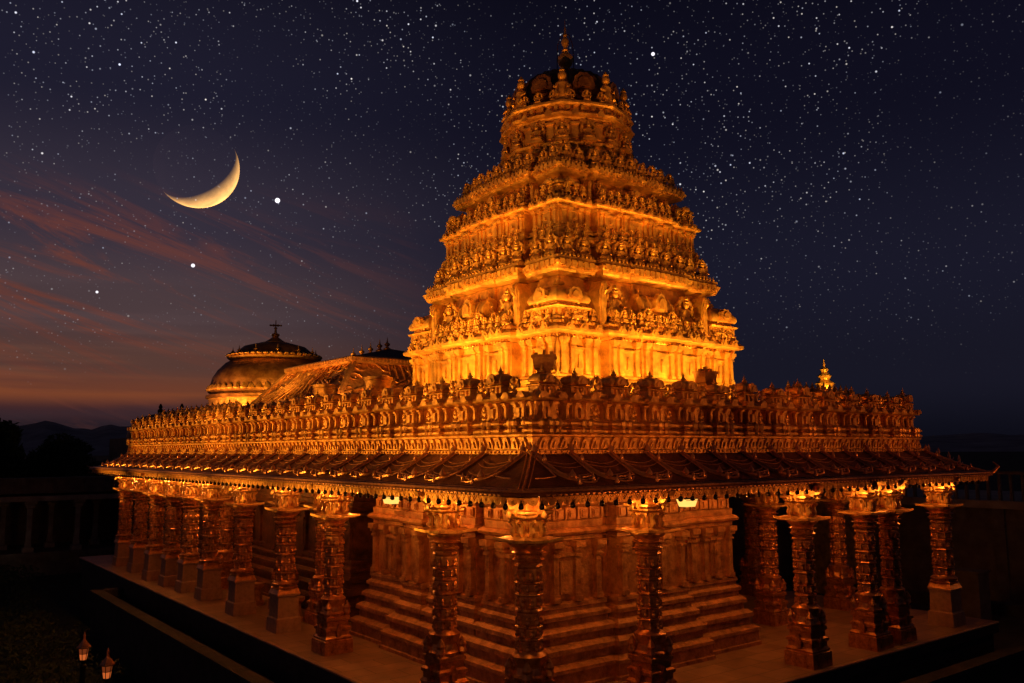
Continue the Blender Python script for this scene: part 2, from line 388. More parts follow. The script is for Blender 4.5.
# eave ring: ceiling, fascia, roof slope, valance
S0 = 1.35   # set-back of the roof's upper edge
roof = MB()
def slope(t):  # t 0 outer .. 1 inner -> (offset inward, z), slightly hollow
    return (S0*t, 4.25+.19*t+.51*t**1.35)
prof = [(-.55, 4.24), (-.06, 4.19), (0, 4.18), (.03, 4.20), (.035, 4.235), (.01, 4.26), (-.03, 4.265), (-.04, 4.26)]
prof += [(-slope(t)[0], slope(t)[1]) for t in (.05, .15, .3, .45, .6, .8, 1.0)]
CH = .45
def ring(d):
    c = CH*(1-d/S0) if d < S0 else 0
    c = max(c, .002)
    return [(d, d+c), (d+c*.29, d+c*.29), (d+c, d), (X1-d, d), (X1-d, Y1-d), (d, Y1-d)]
rn = 6
for off, z in prof: roof.v += [(x, y, z) for x, y in ring(-off)]
for j in range(len(prof)-1):
    for i in range(rn): a = j*rn+i; b = j*rn+(i+1) % rn; roof.f.append((a, b, b+rn, a+rn))
eave = tp(roof, 'eave_roof', M_roof)
ceil = MB(); ceil.box(.3, X1-.3, .3, Y1-.3, 4.18, 4.25)
for k in range(14):   # beams from wall to columns
    pass
tp(ceil, 'ceiling', M_wallg)
# bands along eave edge: thin rolled borders
bd = MB()
bd.tube([(.0, Y1, 4.285), (.0, .45, 4.285), (.13, .13, 4.285), (.45, .0, 4.285), (X1, .0, 4.285)], .024, 6)
bd.tube([(.15, Y1, 4.315), (.15, .55, 4.315), (.27, .27, 4.315), (.55, .15, 4.315), (X1, .15, 4.315)], .016, 5)
k = 4
while k*.137 < Y1:   # beading
    y = k*.137; bd.box(-.045, .0, y, y+.07, 4.195, 4.225); k += 1
k = 4
while k*.137 < X1:
    x = k*.137; bd.box(x, x+.07, -.045, 0, 4.195, 4.225); k += 1
tp(bd, 'edge_beading', M_rib, eave)
# ribs
def rib_mesh(side):
    b = MB(); L = []
    def P(s, t, h=.03):
        o, z = slope(t); z += .022; return (s, o, z+h) if side == 'front' else (o, s, z+h)
    q = [(0, 1.0), (.0, .85), (.015, .7), (.05, .55), (.12, .42), (.22, .33)]
    b.tube([P(s, t, .03) for s, t in q], [.034, .034, .03, .03, .026, .024], 6)
    b.tube([P(s-.075-.02*t, t, .02) for s, t in q]+[P(.33, .27, .02), P(.52, .22, .02), P(.75, .24, .02), P(.92, .33, .02)], .017, 5)
    b.tube([P(s+.07, t, .02) for s, t in q]+[P(.40, .31, .02), P(.56, .29, .02), P(.74, .32, .02), P(.86, .40, .02)], .015, 5)
    b.tube([P(-.09, .95, .02), P(-.09, .40, .02), P(-.45, .36, .02), P(-.62, .36, .02)], .014, 5)
    for k_, t0_ in ((0, .52), (1, .66), (2, .80)):
        b.tube([P(.06+.20*j_, t0_-.10*math.sin(PI*j_/5)+(.05 if k_ == 1 else 0), .012) for j_ in range(6)], .008, 4)
    for s, t, r_ in ((0, .95, .07), (0, .72, .05), (.22, .31, .075), (.62, .2, .04)):
        p = Vector(P(s, t, .05)); tmp = MB().lathe([(r_*.5, 0), (r_, .03), (r_*.8, .08), (r_*.35, .12), (r_*.1, .16)], 8); b.put(tmp, T(*p))
    tmp = MB().lathe([(.04, 0), (.055, .03), (.035, .07), (.04, .1), (.02, .13), (.005, .17)], 7); b.put(tmp, T(*P(.22, .16, .02)))
    return b
rf = rib_mesh('front').mesh('roof_rib', M_rib, 50); rl = rib_mesh('left').mesh('roof_rib', M_rib, 50)
xs = [2.67+1.11*i-.35 for i in range(14) if 2.67+1.11*i-.35 < X1-.9]
for x in [1.35]+xs: inst(rf, 'roof_rib', eave, (x, 0, 0))
ys = [2.9+1.11*i for i in range(28)]
for y in [1.55]+ys:
    if y < Y1-.8: inst(rl, 'roof_rib', eave, (0, y, 0))
hip = MB()
for d in (-.09, 0, .09):
    hip.tube([(slope(t)[0]+.13*(1-t)+d*.7, slope(t)[0]+.13*(1-t)-d*.7, slope(t)[1]+.035) for t in (0.02, .2, .4, .6, .8, 1)], .03 if d == 0 else .013, 6)
tp(hip, 'hip_rib', M_rib, eave)
hip2 = MB()
hip2.tube([(X1-slope(t)[0], slope(t)[0], slope(t)[1]+.03) for t in (0, .3, .6, 1)], .04, 6)
hip2.tube([(X1-.15, .15, 4.26), (X1+.05, -.05, 4.30), (X1+.17, -.17, 4.46), (X1+.06, -.06, 4.60)], [.07, .06, .05, .02], 7)
for t in (.3, .45, .6, .75, .9): hip2.put(MB().lathe([(.03, 0), (.05, .05), (.03, .12), (.045, .16), (.008, .3)], 6), T(X1-slope(t)[0], slope(t)[0]+.3, slope(t)[1]+.1))
tp(hip2, 'corner_crest', M_rib, eave)
hip3 = MB(); hip3.tube([(.1, Y1-.1, 4.28), (.0, Y1+.02, 4.29), (-.12, Y1+.15, 4.36)], [.05, .035, .02], 6)
tp(hip3, 'corner_crest', M_rib, eave)
# lace valance
va = MB(); stp = .182
def scallop(b, u, side):
    pts = [(u, 4.19), (u, 4.10)] + [(u+stp/2-stp/2*math.cos(PI*k/6), 4.10-.075*math.sin(PI*k/6)) for k in range(1, 6)] + [(u+stp, 4.10), (u+stp, 4.19)]
    if side == 'front':
        b.prism(pts[::-1], .06, .075, 'y'); b.put(MB().lathe([(.03, 0), (.018, .02)], 6), Matrix.Translation((u+stp/2, .06, 4.09)) @ Matrix.Rotation(PI/2, 4, 'X'))
        for dz, du in ((4.155, .03), (4.155, .09), (4.155, .15), (4.125, .06), (4.125, .12)): b.box(u+du-.012, u+du+.012, .045, .06, dz-.012, dz+.012)
    else:
        b.prism(pts[::-1], .06, .075, 'x'); b.put(MB().lathe([(.03, 0), (.018, .02)], 6), Matrix.Translation((.06, u+stp/2, 4.09)) @ Matrix.Rotation(-PI/2, 4, 'Y'))
        for dz, du in ((4.155, .03), (4.155, .09), (4.155, .15), (4.125, .06), (4.125, .12)): b.box(.045, .06, u+du-.012, u+du+.012, dz-.012, dz+.012)
for i in range(int((X1-.5)/stp)): scallop(va, .48+i*stp, 'front')
for i in range(3):
    q = MB(); scallop(q, .04+i*stp, 'front'); va.put(q, T(.0, .46, 0, -PI/4))
tp(va, 'lace_valance', M_gold, eave)
va = MB()
for i in range(int((Y1-.5)/stp)): scallop(va, .48+i*stp, 'left')
tp(va, 'lace_valance', M_gold, eave)
bellb = MB().lathe([(.012, .05), (.015, .0), (.035, -.015), (.048, -.05), (.052, -.085), (.03, -.11), (.006, -.115)], 10)
bell = bellb.mesh('bell', M_bell, 50)
cnt = 0
for i in range(47): inst(bell, 'bell', eave, (.52+i*.365, .065, 4.07)); cnt += 1
for i in range(1, 52): inst(bell, 'bell', eave, (.065, .16+i*.365, 4.07)); cnt += 1
inst(bell, 'bell', eave, (.24, .30, 4.07))
bs = MB()
for i in range(52, 94): bs.put(bellb, T(.065, .16+i*.365, 4.07))
tag(tp(bs, 'bell', M_bell, eave, 50), kind='stuff')

# ---------------- parapet above the roof
PS = 1.5
pb = MB()
pb.loft(rect(PS, X1-PS, PS, Y1-PS), [(-.15, 4.86), (.16, 4.90), (.20, 4.93), (.20, 5.0), (.10, 5.02), (.10, 5.26), (.15, 5.28), (.15, 5.32), (-.1, 5.33)], cap=False)
def bays(L):
    k = round((L-1.3)/1.12); p = (L-1.3)/k; out = [(0, .65, 0)]; u = .65
    # corner block 0 offset, then recess / bay alternation
    for i in range(k):
        out.append((u, u+p*.15, -.20)); out.append((u+p*.15, u+p*.27, -.03)); out.append((u+p*.27, u+p*.73, .09)); out.append((u+p*.73, u+p*.85, -.03)); out.append((u+p*.85, u+p, -.20)); u += p
    out.append((L-.65, L, 0)); return out
PP = plan(PS, X1-PS, PS, Y1-PS, bays)
up_prof = [(.0, 5.30), (.11, 5.33), (.18, 5.37), (.18, 5.41), (.10, 5.45), (.02, 5.455), (.02, 5.475), (.10, 5.48), (.18, 5.52), (.18, 5.56), (.09, 5.61), (-.06, 5.62), (-.06, 5.96), (.0, 5.97), (.03, 6.0), (.15, 6.02), (.18, 6.06), (.12, 6.11), (.02, 6.14), (-.06, 6.15), (-.06, 6.20)]
pb.loft(PP, up_prof, cap=False)
pb.loft([(x, y) for x, y in rect(PS+.18, X1-PS-.18, PS+.18, Y1-PS-.18)], [(0, 6.12), (0, 6.2)], cap=True)
# inner deck already capped above; front and left small pilasters and leaf motifs
def each_bay(L):
    k = round((L-1.3)/1.12); p = (L-1.3)/k
    return [(.33, .6)] + [(.65+p*(i+.5), p*.62) for i in range(k)] + [(L-.33, .6)]
def pil(b, x, y, z0, z1, ww, nx, ny, d=.05):
    """pilaster on a wall whose outward normal is (nx, ny)"""
    h = z1-z0
    for (f0, f1, e, dd) in ((0, .08, .35, 1.4), (.08, .13, .15, 1.15), (.13, .74, 0, 1), (.74, .78, .3, 1.4), (.78, .84, .1, 1.1), (.84, .90, .5, 1.7), (.90, 1, .9, 2.1)):
        a = ww*(1+e)/2; o = d*dd
        if nx: b.box(min(x, x+nx*o), max(x, x+nx*o), y-a, y+a, z0+f0*h, z0+f1*h)
        else: b.box(x-a, x+a, min(y, y+ny*o), max(y, y+ny*o), z0+f0*h, z0+f1*h)
for (u, wd) in each_bay(X1-2*PS):
    for k, q_ in ((-.42, .06), (-.2, -.04), (.2, -.04), (.42, .06)): pil(pb, PS+u+k*wd, PS+q_, 5.63, 5.97, .07, 0, -1, .06)
    pb.box(PS+u-.05, PS+u+.05, PS-.13, PS+.05, 5.66, 5.86)
for (u, wd) in each_bay(Y1-2*PS):
    for k, q_ in ((-.42, .06), (-.2, -.04), (.2, -.04), (.42, .06)): pil(pb, PS+q_, PS+u+k*wd, 5.63, 5.97, .07, -1, 0, .06)
    pb.box(PS-.13, PS+.05, PS+u-.05, PS+u+.05, 5.66, 5.86)
for (u, wd) in each_bay(X1-2*PS):
    ar = [(.11*math.cos(t)*(1.15 if i % 2 else 1), 6.07+.10*math.sin(t)*(1.15 if i % 2 else 1)) for i, t in enumerate([-.3+(PI+.6)*k/8 for k in range(9)])]
    for k in (-.25, .25): pb.prism([(PS+u+k+a_, b_) for a_, b_ in ar], PS-.27, PS-.08, 'y')
    for k in (-.36, -.12, .12, .36): pb.put(MB().lathe([(.035, -.09), (.075, -.04), (.075, .04), (.035, .09)], 7), T(PS+u+k*wd/.9, PS-(.26 if abs(k) < .2 else .14), 5.54)); pb.put(MB().lathe([(.03, -.06), (.06, -.03), (.06, .03), (.03, .06)], 7), T(PS+u+k*wd/.9, PS-(.26 if abs(k) < .2 else .14), 5.39))
for (u, wd) in each_bay(Y1-2*PS):
    for k in (-.25, .25): pb.prism([(PS+u+k+a_, b_) for a_, b_ in ar], PS-.27, PS-.08, 'x')
    for k in (-.36, -.12, .12, .36): pb.put(MB().lathe([(.035, -.09), (.075, -.04), (.075, .04), (.035, .09)], 7), T(PS-(.26 if abs(k) < .2 else .14), PS+u+k*wd/.9, 5.54)); pb.put(MB().lathe([(.03, -.06), (.06, -.03), (.06, .03), (.03, .06)], 7), T(PS-(.26 if abs(k) < .2 else .14), PS+u+k*wd/.9, 5.39))
parapet = tp(pb, 'parapet', M_gold)
lf = MB()
def leaf(b, u, side, c=PS-.1, z=5.03, h=.24, ww=.24):
    pts = [(u-ww*.5, z), (u-ww*.42, z+h*.35), (u-ww*.2, z+h*.75), (u, z+h), (u+ww*.2, z+h*.75), (u+ww*.42, z+h*.35), (u+ww*.5, z)]
    b.prism(pts, c-.05, c+.01, 'y' if side == 'front' else 'x')
    pts2 = [(u-ww*.22, z+.02), (u, z+h*.62), (u+ww*.22, z+.02)]
    b.prism(pts2, c-.085, c-.05, 'y' if side == 'front' else 'x')
u = PS
while u < X1-PS: leaf(lf, u+.14, 'front'); lf.box(u, u+.05, PS-.235, PS-.2, 4.94, 4.985); lf.box(u+.14, u+.19, PS-.235, PS-.2, 4.94, 4.985); u += .28
tp(lf, 'leaf_frieze', M_gold, parapet); lf = MB()
u = PS
while u < Y1-PS: leaf(lf, u+.14, 'left'); lf.box(PS-.235, PS-.2, u, u+.05, 4.94, 4.985); lf.box(PS-.235, PS-.2, u+.14, u+.19, 4.94, 4.985); u += .28
tp(lf, 'leaf_frieze', M_gold, parapet)

def figurine_b():
    """seated deity under a flame arch, height 1, facing -y, base at 0"""
    b = MB()
    b.box(-.32, .32, -.16, .16, 0, .08); b.box(-.27, .27, -.13, .13, .08, .14)
    b.put(MB().lathe([(.27, .14), (.30, .2), (.22, .28), (.15, .34)], 8, sq=.6), T(0, -.02))       # crossed legs
    b.put(MB().lathe([(.13, .28), (.12, .36), (.17, .48), (.16, .55), (.07, .59), (.06, .62)], 8, sq=.65), T(0, 0))
    b.put(MB().lathe([(.05, .60), (.095, .65), (.10, .70), (.08, .76), (.10, .78), (.06, .84), (.075, .87), (.02, .98)], 8), T(0, -.01))
    for s in (-1, 1):
        b.tube([(s*.16, 0, .53), (s*.25, -.04, .42), (s*.22, -.13, .33)], [.05, .045, .035], 5)
        b.tube([(s*.15, .02, .52), (s*.27, .03, .56), (s*.28, -.02, .68)], [.04, .035, .03], 5)
    arch = []
    for k in range(13):
        a = -.25+(PI+.5)*k/12; rr = .40+(.045 if k % 2 else 0); arch.append((rr*math.cos(a)*.86, .50+rr*math.sin(a)*1.05))
    inner = [(x*.74, .50+(z-.50)*.76) for x, z in arch]
    nA = len(arch)
    for k in range(nA-1):
        b.prism([arch[k], arch[k+1], inner[k+1], inner[k]], .02, .13, 'y')
    return b
FB = figurine_b()
fig_gold = FB.mesh('figurine', M_gold, 45); fig_tower = FB.mesh('figurine', M_goldt, 45)
def turret_b():
    """small shrine with niche, curved cap and pot finial, width ~.66, depth .4, base 0, facing -y"""
    b = MB()
    b.box(-.30, .30, -.17, .2, 0, .05)
    b.box(-.25, .25, -.10, .18, .05, .20)
    for x in (-.235, -.09, .09, .235): b.box(x-.03, x+.03, -.145, -.10, .05, .20)
    b.put(MB().lathe([(.06, .05), (.07, .1), (.04, .14), (.045, .17), (.01, .2)], 6), T(0, -.13))
    b.loft(rect(-.27, .27, -.14, .2), [(-.02, .19), (.02, .205), (.03, .225), (.0, .245), (-.06, .26)])
    b.loft(rect(-.27, .27, -.14, .2), [(-.07, .26), (-.02, .30), (-.01, .35), (-.04, .41), (-.10, .46), (-.165, .48)])
    for s in (-1, 1):   # kudu gables
        pass
    ar = [(.13*math.cos(a)*(1.15 if i % 2 else 1), .31+.13*math.sin(a)*(1.15 if i % 2 else 1)) for i, a in enumerate([-.3+(PI+.6)*k/10 for k in range(11)])]
    b.prism(ar, -.21, -.13, 'y'); b.prism([(x*.5, .31+(z-.31)*.5) for x, z in ar], -.235, -.21, 'y')
    for x in (-.17, 0, .17) if False else (0,):
        b.put(MB().lathe([(.03, .47), (.065, .50), (.05, .53), (.02, .54), (.035, .56), (.01, .60), (.003, .65)], 8), T(x, .02))
    for x in (-.24, .24):
        b.put(MB().lathe([(.02, .27), (.045, .31), (.03, .35), (.01, .42)], 6), T(x, -.12))
    return b
TB = turret_b(); tur = TB.mesh('turret', M_gold, 40)
tcount = 0
for (u, wd) in each_bay(X1-2*PS):
    s = wd/.62*random.uniform(.97, 1.03); zz = random.uniform(.90, 1.16)
    inst(tur, 'turret', parapet, (PS+u, PS+.08, 6.10), 0, (s*.90, 1.15, zz*1.05))
for (u, wd) in each_bay(Y1-2*PS)[1:]:
    s = wd/.62*random.uniform(.97, 1.03)
    inst(tur, 'turret', parapet, (PS+.08, PS+u, 6.10), -PI/2, (s*.90, 1.15, random.uniform(.92, 1.12)*1.05))
# rear sides
rs = MB()
for (u, wd) in each_bay(X1-2*PS): rs.put(TB, T(PS+u, Y1-PS-.12, 6.1, PI, (1, 1, .86)))
for (u, wd) in each_bay(Y1-2*PS)[:-1]: rs.put(TB, T(X1-PS-.12, PS+u, 6.1, PI/2, (1, 1, .86)))
tag(tp(rs, 'turret', M_gold, parapet), kind='stuff')
# seated figurines between the turrets
def betweens(L):
    k = round((L-1.3)/1.12); p = (L-1.3)/k
    return [.65+p*i for i in range(k+1)]
for u in betweens(X1-2*PS): inst(fig_gold, 'figurine', parapet, (PS+u, PS+.02, 6.12), 0, (.42, .5, random.uniform(.36, .50)))
for u in betweens(Y1-2*PS): inst(fig_gold, 'figurine', parapet, (PS+.02, PS+u, 6.12), -PI/2, (.42, .5, random.uniform(.36, .50)))
for u in betweens(X1-2*PS): k = random.uniform(.34, .40); inst(fig_gold, 'figurine', parapet, (PS+u, PS+.10, 5.60), 0, (k*.95, k, k))
for u in betweens(Y1-2*PS): k = random.uniform(.34, .40); inst(fig_gold, 'figurine', parapet, (PS+.10, PS+u, 5.60), -PI/2, (k*.95, k, k))
# inner row of pot finials on a low wall
ip = MB()
def potrow(b, x0, x1, y0, y1, n):
    for i in range(n):
        t = (i+.5)/n; b.put(MB().lathe([(.06, 0), (.07, .03), (.04, .06), (.10, .12), (.11, .18), (.05, .24), (.06, .27), (.03, .31), (.004, .40)], 8), T(x0+(x1-x0)*t, y0+(y1-y0)*t, 6.62))
ip.box(12.4, 16.1, 3.0, 3.3, 6.18, 6.5); ip.box(12.35, 16.15, 2.95, 3.35, 6.5, 6.62); potrow(ip, 12.4, 16.1, 3.15, 3.15, 12)
tp(ip, 'inner_parapet', M_gold, parapet); ip = MB()
ip.box(2.9, 3.2, 22.2, 33.0, 6.18, 6.62); ip.box(2.85, 3.25, 22.2, 33.0, 6.62, 6.72)
for i in range(15): ip.put(TB, T(3.05, 22.6+i*.72, 6.55, -PI/2, (1.05, 1, .95)))
tp(ip, 'inner_parapet', M_gold, parapet)

# ---------------- tower
def tplan(W, kb=.44, pr=.30, rc=.12):
    """square of half width W with corner blocks, recesses and a projecting central bay"""
    def segs(L):
        c = L/2; a = W*kb; out = [(0, c-W*.60, 0), (c-W*.60, c-W*.54, -rc), (c-W*.54, c-W*.22, pr*.75), (c-W*.22, c+W*.22, pr), (c+W*.22, c+W*.54, pr*.75), (c+W*.54, c+W*.60, -rc), (c+W*.60, L, 0)]
        return out
    return plan(TX-W, TX+W, TY-W, TY+W, segs)
def rel(prof, z): return [(o, z+dz) for o, dz in prof]
tw = MB()
cornice = [(-.06, 0), (.02, .01), (.05, .06), (.05, .10), (.20, .13), (.25, .17), (.24, .24), (.17, .31), (.09, .34), (.14, .36), (.14, .42), (.05, .43), (.05, .47), (-.1, .48)]
base = [(.26, 0), (.26, .12), (.14, .16), (.18, .24), (.16, .32), (.05, .36), (.05, .42), (0, .44)]
def sc(p, s, so=None): so = so or s; return [(o*so, z*s) for o, z in p]
W1 = 3.5
tw.loft(tplan(W1), rel(base, 6.50)+[(0, 7.86)], cap=True)
tw.loft(tplan(W1), rel(cornice, 7.86))
tw.loft(tplan(W1-.36), [(0, 8.3), (0, 8.55), (.05, 8.57), (.05, 8.65), (-.02, 8.7), (-.1, 9.0), (-.22, 9.62)], cap=True)
W2 = 3.18
tw.loft(tplan(W2, pr=.24), rel([(-.35, -.05), (-.1, 0), (.0, .03), (.04, .08), (.06, .16), (.10, .20), (.12, .28), (.02, .36), (.06, .38), (.06, .44), (-.3, .45)], 9.66))
tw.loft(tplan(W2-.38, pr=.24), [(0, 10.05), (0, 10.62), (.1, 10.66), (.14, 10.72), (.12, 10.82), (.0, 10.86), (0, 10.95)])
W3 = 2.76
tw.loft(tplan(W3, pr=.24), rel(sc(base, .45), 10.9)+[(0, 11.62)], cap=True)
tw.loft(tplan(W3, pr=.24), rel(sc(cornice, .72), 11.60))
tw.loft(tplan(W3-.42, pr=.24), [(0, 11.8), (0, 12.1), (-.05, 12.2), (-.1, 12.7)], cap=True)
W4 = 2.52
tw.loft(tplan(W4, pr=.2), rel(sc([(-.35, -.05), (-.1, 0), (.0, .03), (.04, .08), (.06, .16), (.10, .20), (.12, .28), (.02, .36), (.06, .38), (.06, .44), (-.3, .45)], .8, 1), 12.68))
tw.loft(tplan(W4-.45, pr=.2), [(0, 13.0), (0, 13.35), (.06, 13.38), (.06, 13.46), (-.1, 13.5)], cap=True)
def octa(rad, n=16, f=.05):
    return [(TX+rad*(1-(f if i % 2 else 0))*math.cos(PI/4+2*PI*i/n), TY+rad*(1-(f if i % 2 else 0))*math.sin(PI/4+2*PI*i/n)) for i in range(n)]
tw.loft(octa(2.12), [(0, 13.45), (0, 13.6), (-.1, 13.63), (-.04, 13.72), (-.1, 13.82), (-.16, 13.86), (-.16, 14.0), (-.04, 14.03), (-.02, 14.1), (-.08, 14.16), (-.17, 14.18), (-.17, 14.80), (-.10, 14.83), (-.08, 14.88), (.04, 14.91), (.06, 14.97), (-.02, 15.05), (-.1, 15.07), (-.12, 15.22), (-.02, 15.24), (.03, 15.29), (.02, 15.36), (-.08, 15.42), (-.2, 15.45)], cap=True)
for i in range(16):   # neck pilasters, framed niches and roundels
    for f in (-.30, .30):
        a = PI/4+2*PI*(i+.5)/16; ap = 2.12*.975*math.cos(PI/16)-.17
        Mx = Matrix.Translation((TX, TY, 0)) @ Matrix.Rotation(a+PI/2, 4, 'Z')
        q = MB(); pil(q, f*.75, -ap+.02, 14.2, 14.8, .09, 0, -1, .06); q.box(f*.75-.05, f*.75+.05, -ap-.18, -ap, 15.09, 15.21); tw.put(q, Mx)
    q = MB(); q.box(-.11, .11, -ap-.06, -ap+.05, 14.25, 14.66); q.box(-.15, .15, -ap-.12, -ap+.05, 14.66, 14.72); q.prism([(-.1, 14.9), (-.12, 15.0), (0, 15.12), (.12, 15.0), (.1, 14.9)], -ap-.24, -ap-.1, 'y'); tw.put(q, Mx)
# pilasters + panels on the two wall storeys and neck
def tower_pils(b, W, z0, z1, ww, d, pr):
    pos = []
    for s in (-1, 1):
        pos += [(s*W*.955, 0), (s*W*.645, 0), (s*W*.87, 0), (s*W*.73, 0)]
        pos += [(s*W*.505, pr*.75), (s*W*.44, pr*.75), (s*W*.27, pr*.75), (s*W*.18, pr), (s*W*.105, pr)]
    for (u, o) in pos:
        pil(b, TX+u, TY-W-o, z0, z1, ww, 0, -1, d); pil(b, TX+u, TY+W+o, z0, z1, ww, 0, 1, d)
        pil(b, TX-W-o, TY+u, z0, z1, ww, -1, 0, d); pil(b, TX+W+o, TY+u, z0, z1, ww, 1, 0, d)
tower_pils(tw, W1, 6.94, 7.86, .12, .085, .30)
tower_pils(tw, W3, 11.1, 11.61, .10, .06, .24)
tower_pils(tw, W2-.38, 10.1, 10.62, .10, .04, .24)
def kudus(b, W, z, r_, o, pr, us):
    ar = [(r_*math.cos(t)*(1.15 if i % 2 else 1), r_*math.sin(t)*(1.15 if i % 2 else 1)) for i, t in enumerate([-.3+(PI+.6)*k/8 for k in range(9)])]
    for a in range(4):
        for f in us:
            for s in ((-1, 1) if f else (1,)):
                u = s*f*W; off = pr if f < .22 else pr*.75 if f < .54 else 0
                d = W+off+o; x, y, rz = (TX+u, TY-d, 0) if a == 0 else (TX+d, TY+u, PI/2) if a == 1 else (TX-u, TY+d, PI) if a == 2 else (TX-d, TY-u, -PI/2)
                Mx = Matrix.Translation((x, y, z)) @ Matrix.Rotation(rz, 4, 'Z')
                b.prism(ar, -.05, .10, 'y', Mx); b.prism([(p*.55, q*.55) for p, q in ar], -.08, -.05, 'y', Mx)
kudus(tw, W1, 8.09, .13, .22, .30, (0, .14, .29, .38, .47, .65, .8, .94))
kudus(tw, W3, 11.77, .10, .15, .24, (0, .14, .29, .38, .47, .65, .8, .94))
kudus(tw, W2, 9.80, .09, .08, .24, [.06+.08*i for i in range(12) if not .52 < .06+.08*i < .62])
kudus(tw, W4, 12.80, .075, .07, .2, [.06+.08*i for i in range(12) if not .52 < .06+.08*i < .62])
for (z0_, z1_, WW, prr, dd) in ((7.02, 7.58, W1, .30, .03), (11.2, 11.5, W3, .24, .025)):
    for a in range(4):
        for f0, f1 in ((.765, .835), (.30, .41), (-.075, .075), (-.41, -.30), (-.835, -.765)):
            fm = abs(f0+f1)/2; off = prr if fm < .22 else prr*.75 if fm < .54 else 0; d = WW+off
            q = MB().box(f0*WW, f1*WW, -d-dd, -d+.02, z0_, z1_); q.box(f0*WW-.04, f1*WW+.04, -d-dd*2.6, -d+.02, z1_, z1_+.05)
            q.box((f0+f1)/2*WW-.06, (f0+f1)/2*WW+.06, -d-dd*2.8, -d, z0_+.08, z1_-.15, .02, .0)
            tw.put(q, Matrix.Translation((TX, TY, 0)) @ Matrix.Rotation(a*PI/2, 4, 'Z'))
# dentil rows under and over the cornices
def dent(b, W, z, s, o, pr, sp):
    for side in range(4):
        u = -W+.05
        while u < W-.05:
            a = abs(u)/W; off = pr if a < .22 else pr*.75 if a < .54 else 0
            if .53 < a < .61: u += sp; continue
            d = W+off+o
            x, y = ((u, -d), (d, u), (u, d), (-d, u))[side]
            b.box(TX+x-s/2, TX+x+s/2, TY+y-s/2, TY+y+s/2, z, z+s); u += sp
dent(tw, W1, 8.225, .07, .15, .30, .15)
dent(tw, W1, 7.90, .055, .06, .30, .13)
dent(tw, W2, 9.83, .15, .07, .24, .21)
dent(tw, W3, 11.86, .05, .11, .24, .12)
dent(tw, W4, 12.84, .13, .06, .2, .19)
for (z_, W_, pr_, n_, h_) in ((8.75, W1-.36, .30, 11, .42), (12.2, W3-.42, .24, 9, .26)):
    for a in range(4):
        for i in range(n_):
            u = -W_+2*W_*(i+.5)/n_; f = abs(u)/W_; off = pr_ if f < .22 else pr_*.75 if f < .54 else 0
            q = MB(); pil(q, u, -(W_+off), z_, z_+h_, .09, 0, -1, .06); q.lathe([(.05, z_+.05), (.09, z_+.12), (.05, z_+.22), (.07, z_+.28), (.02, z_+.38)], 6, (u+.14, -(W_+off+.06)))
            tw.put(q, Matrix.Translation((TX, TY, 0)) @ Matrix.Rotation(a*PI/2, 4, 'Z'))
# knobbed ridge along every cornice lip
for (W_, z_, o_, pr_, sp_, r_) in ((W1, 8.33, .12, .30, .17, .045), (W2, 10.1, .05, .24, .15, .04), (W3, 11.93, .08, .24, .14, .035), (W4, 13.02, .04, .2, .13, .035)):
    for a in range(4):
        u = -W_+.08
        while u < W_:
            f = abs(u)/W_; off = -.05 if .53 < f < .61 else pr_ if f < .22 else pr_*.75 if f < .54 else 0
            q = MB().lathe([(r_*.6, 0), (r_, .03), (r_*.5, .08), (.004, .12)], 5, (u, -(W_+off+o_))); q.v = [(x, y, z+z_) for x, y, z in q.v]
            tw.put(q, Matrix.Translation((TX, TY, 0)) @ Matrix.Rotation(a*PI/2, 4, 'Z')); u += sp_
tower = tp(tw, 'tower', M_goldt)

def kuta_b():
    """square corner shrine, unit half width .5, height ~1.2"""
    b = MB(); q = rect(-.5, .5, -.5, .5)
    b.loft(q, [(0, 0), (0, .08), (-.06, .1), (-.06, .28), (.02, .31), (.05, .36), (0, .40), (-.08, .41), (-.08, .48), (.0, .50), (.03, .58), (.01, .68), (-.06, .80), (-.17, .92), (-.30, 1.0), (-.40, 1.03), (-.44, 1.03)])
    for a in range(4):
        Mx = Matrix.Rotation(a*PI/2, 4, 'Z')
        ar = [(.20*math.cos(t)*(1.14 if i % 2 else 1), .66+.22*math.sin(t)*(1.14 if i % 2 else 1)) for i, t in enumerate([-.4+(PI+.8)*k/12 for k in range(13)])]
        b.prism(ar, -.60, -.46, 'y', Mx); b.prism([(x*.55, .66+(z-.66)*.55) for x, z in ar], -.63, -.60, 'y', Mx)
        for x in (-.4, -.2, .2, .4): t_ = MB().box(x-.04, x+.04, -.5, -.43, .1, .29); b.put(t_, Mx)
    b.lathe([(.07, 1.02), (.15, 1.08), (.12, 1.15), (.05, 1.18), (.07, 1.22), (.01, 1.36)], 8)
    return b
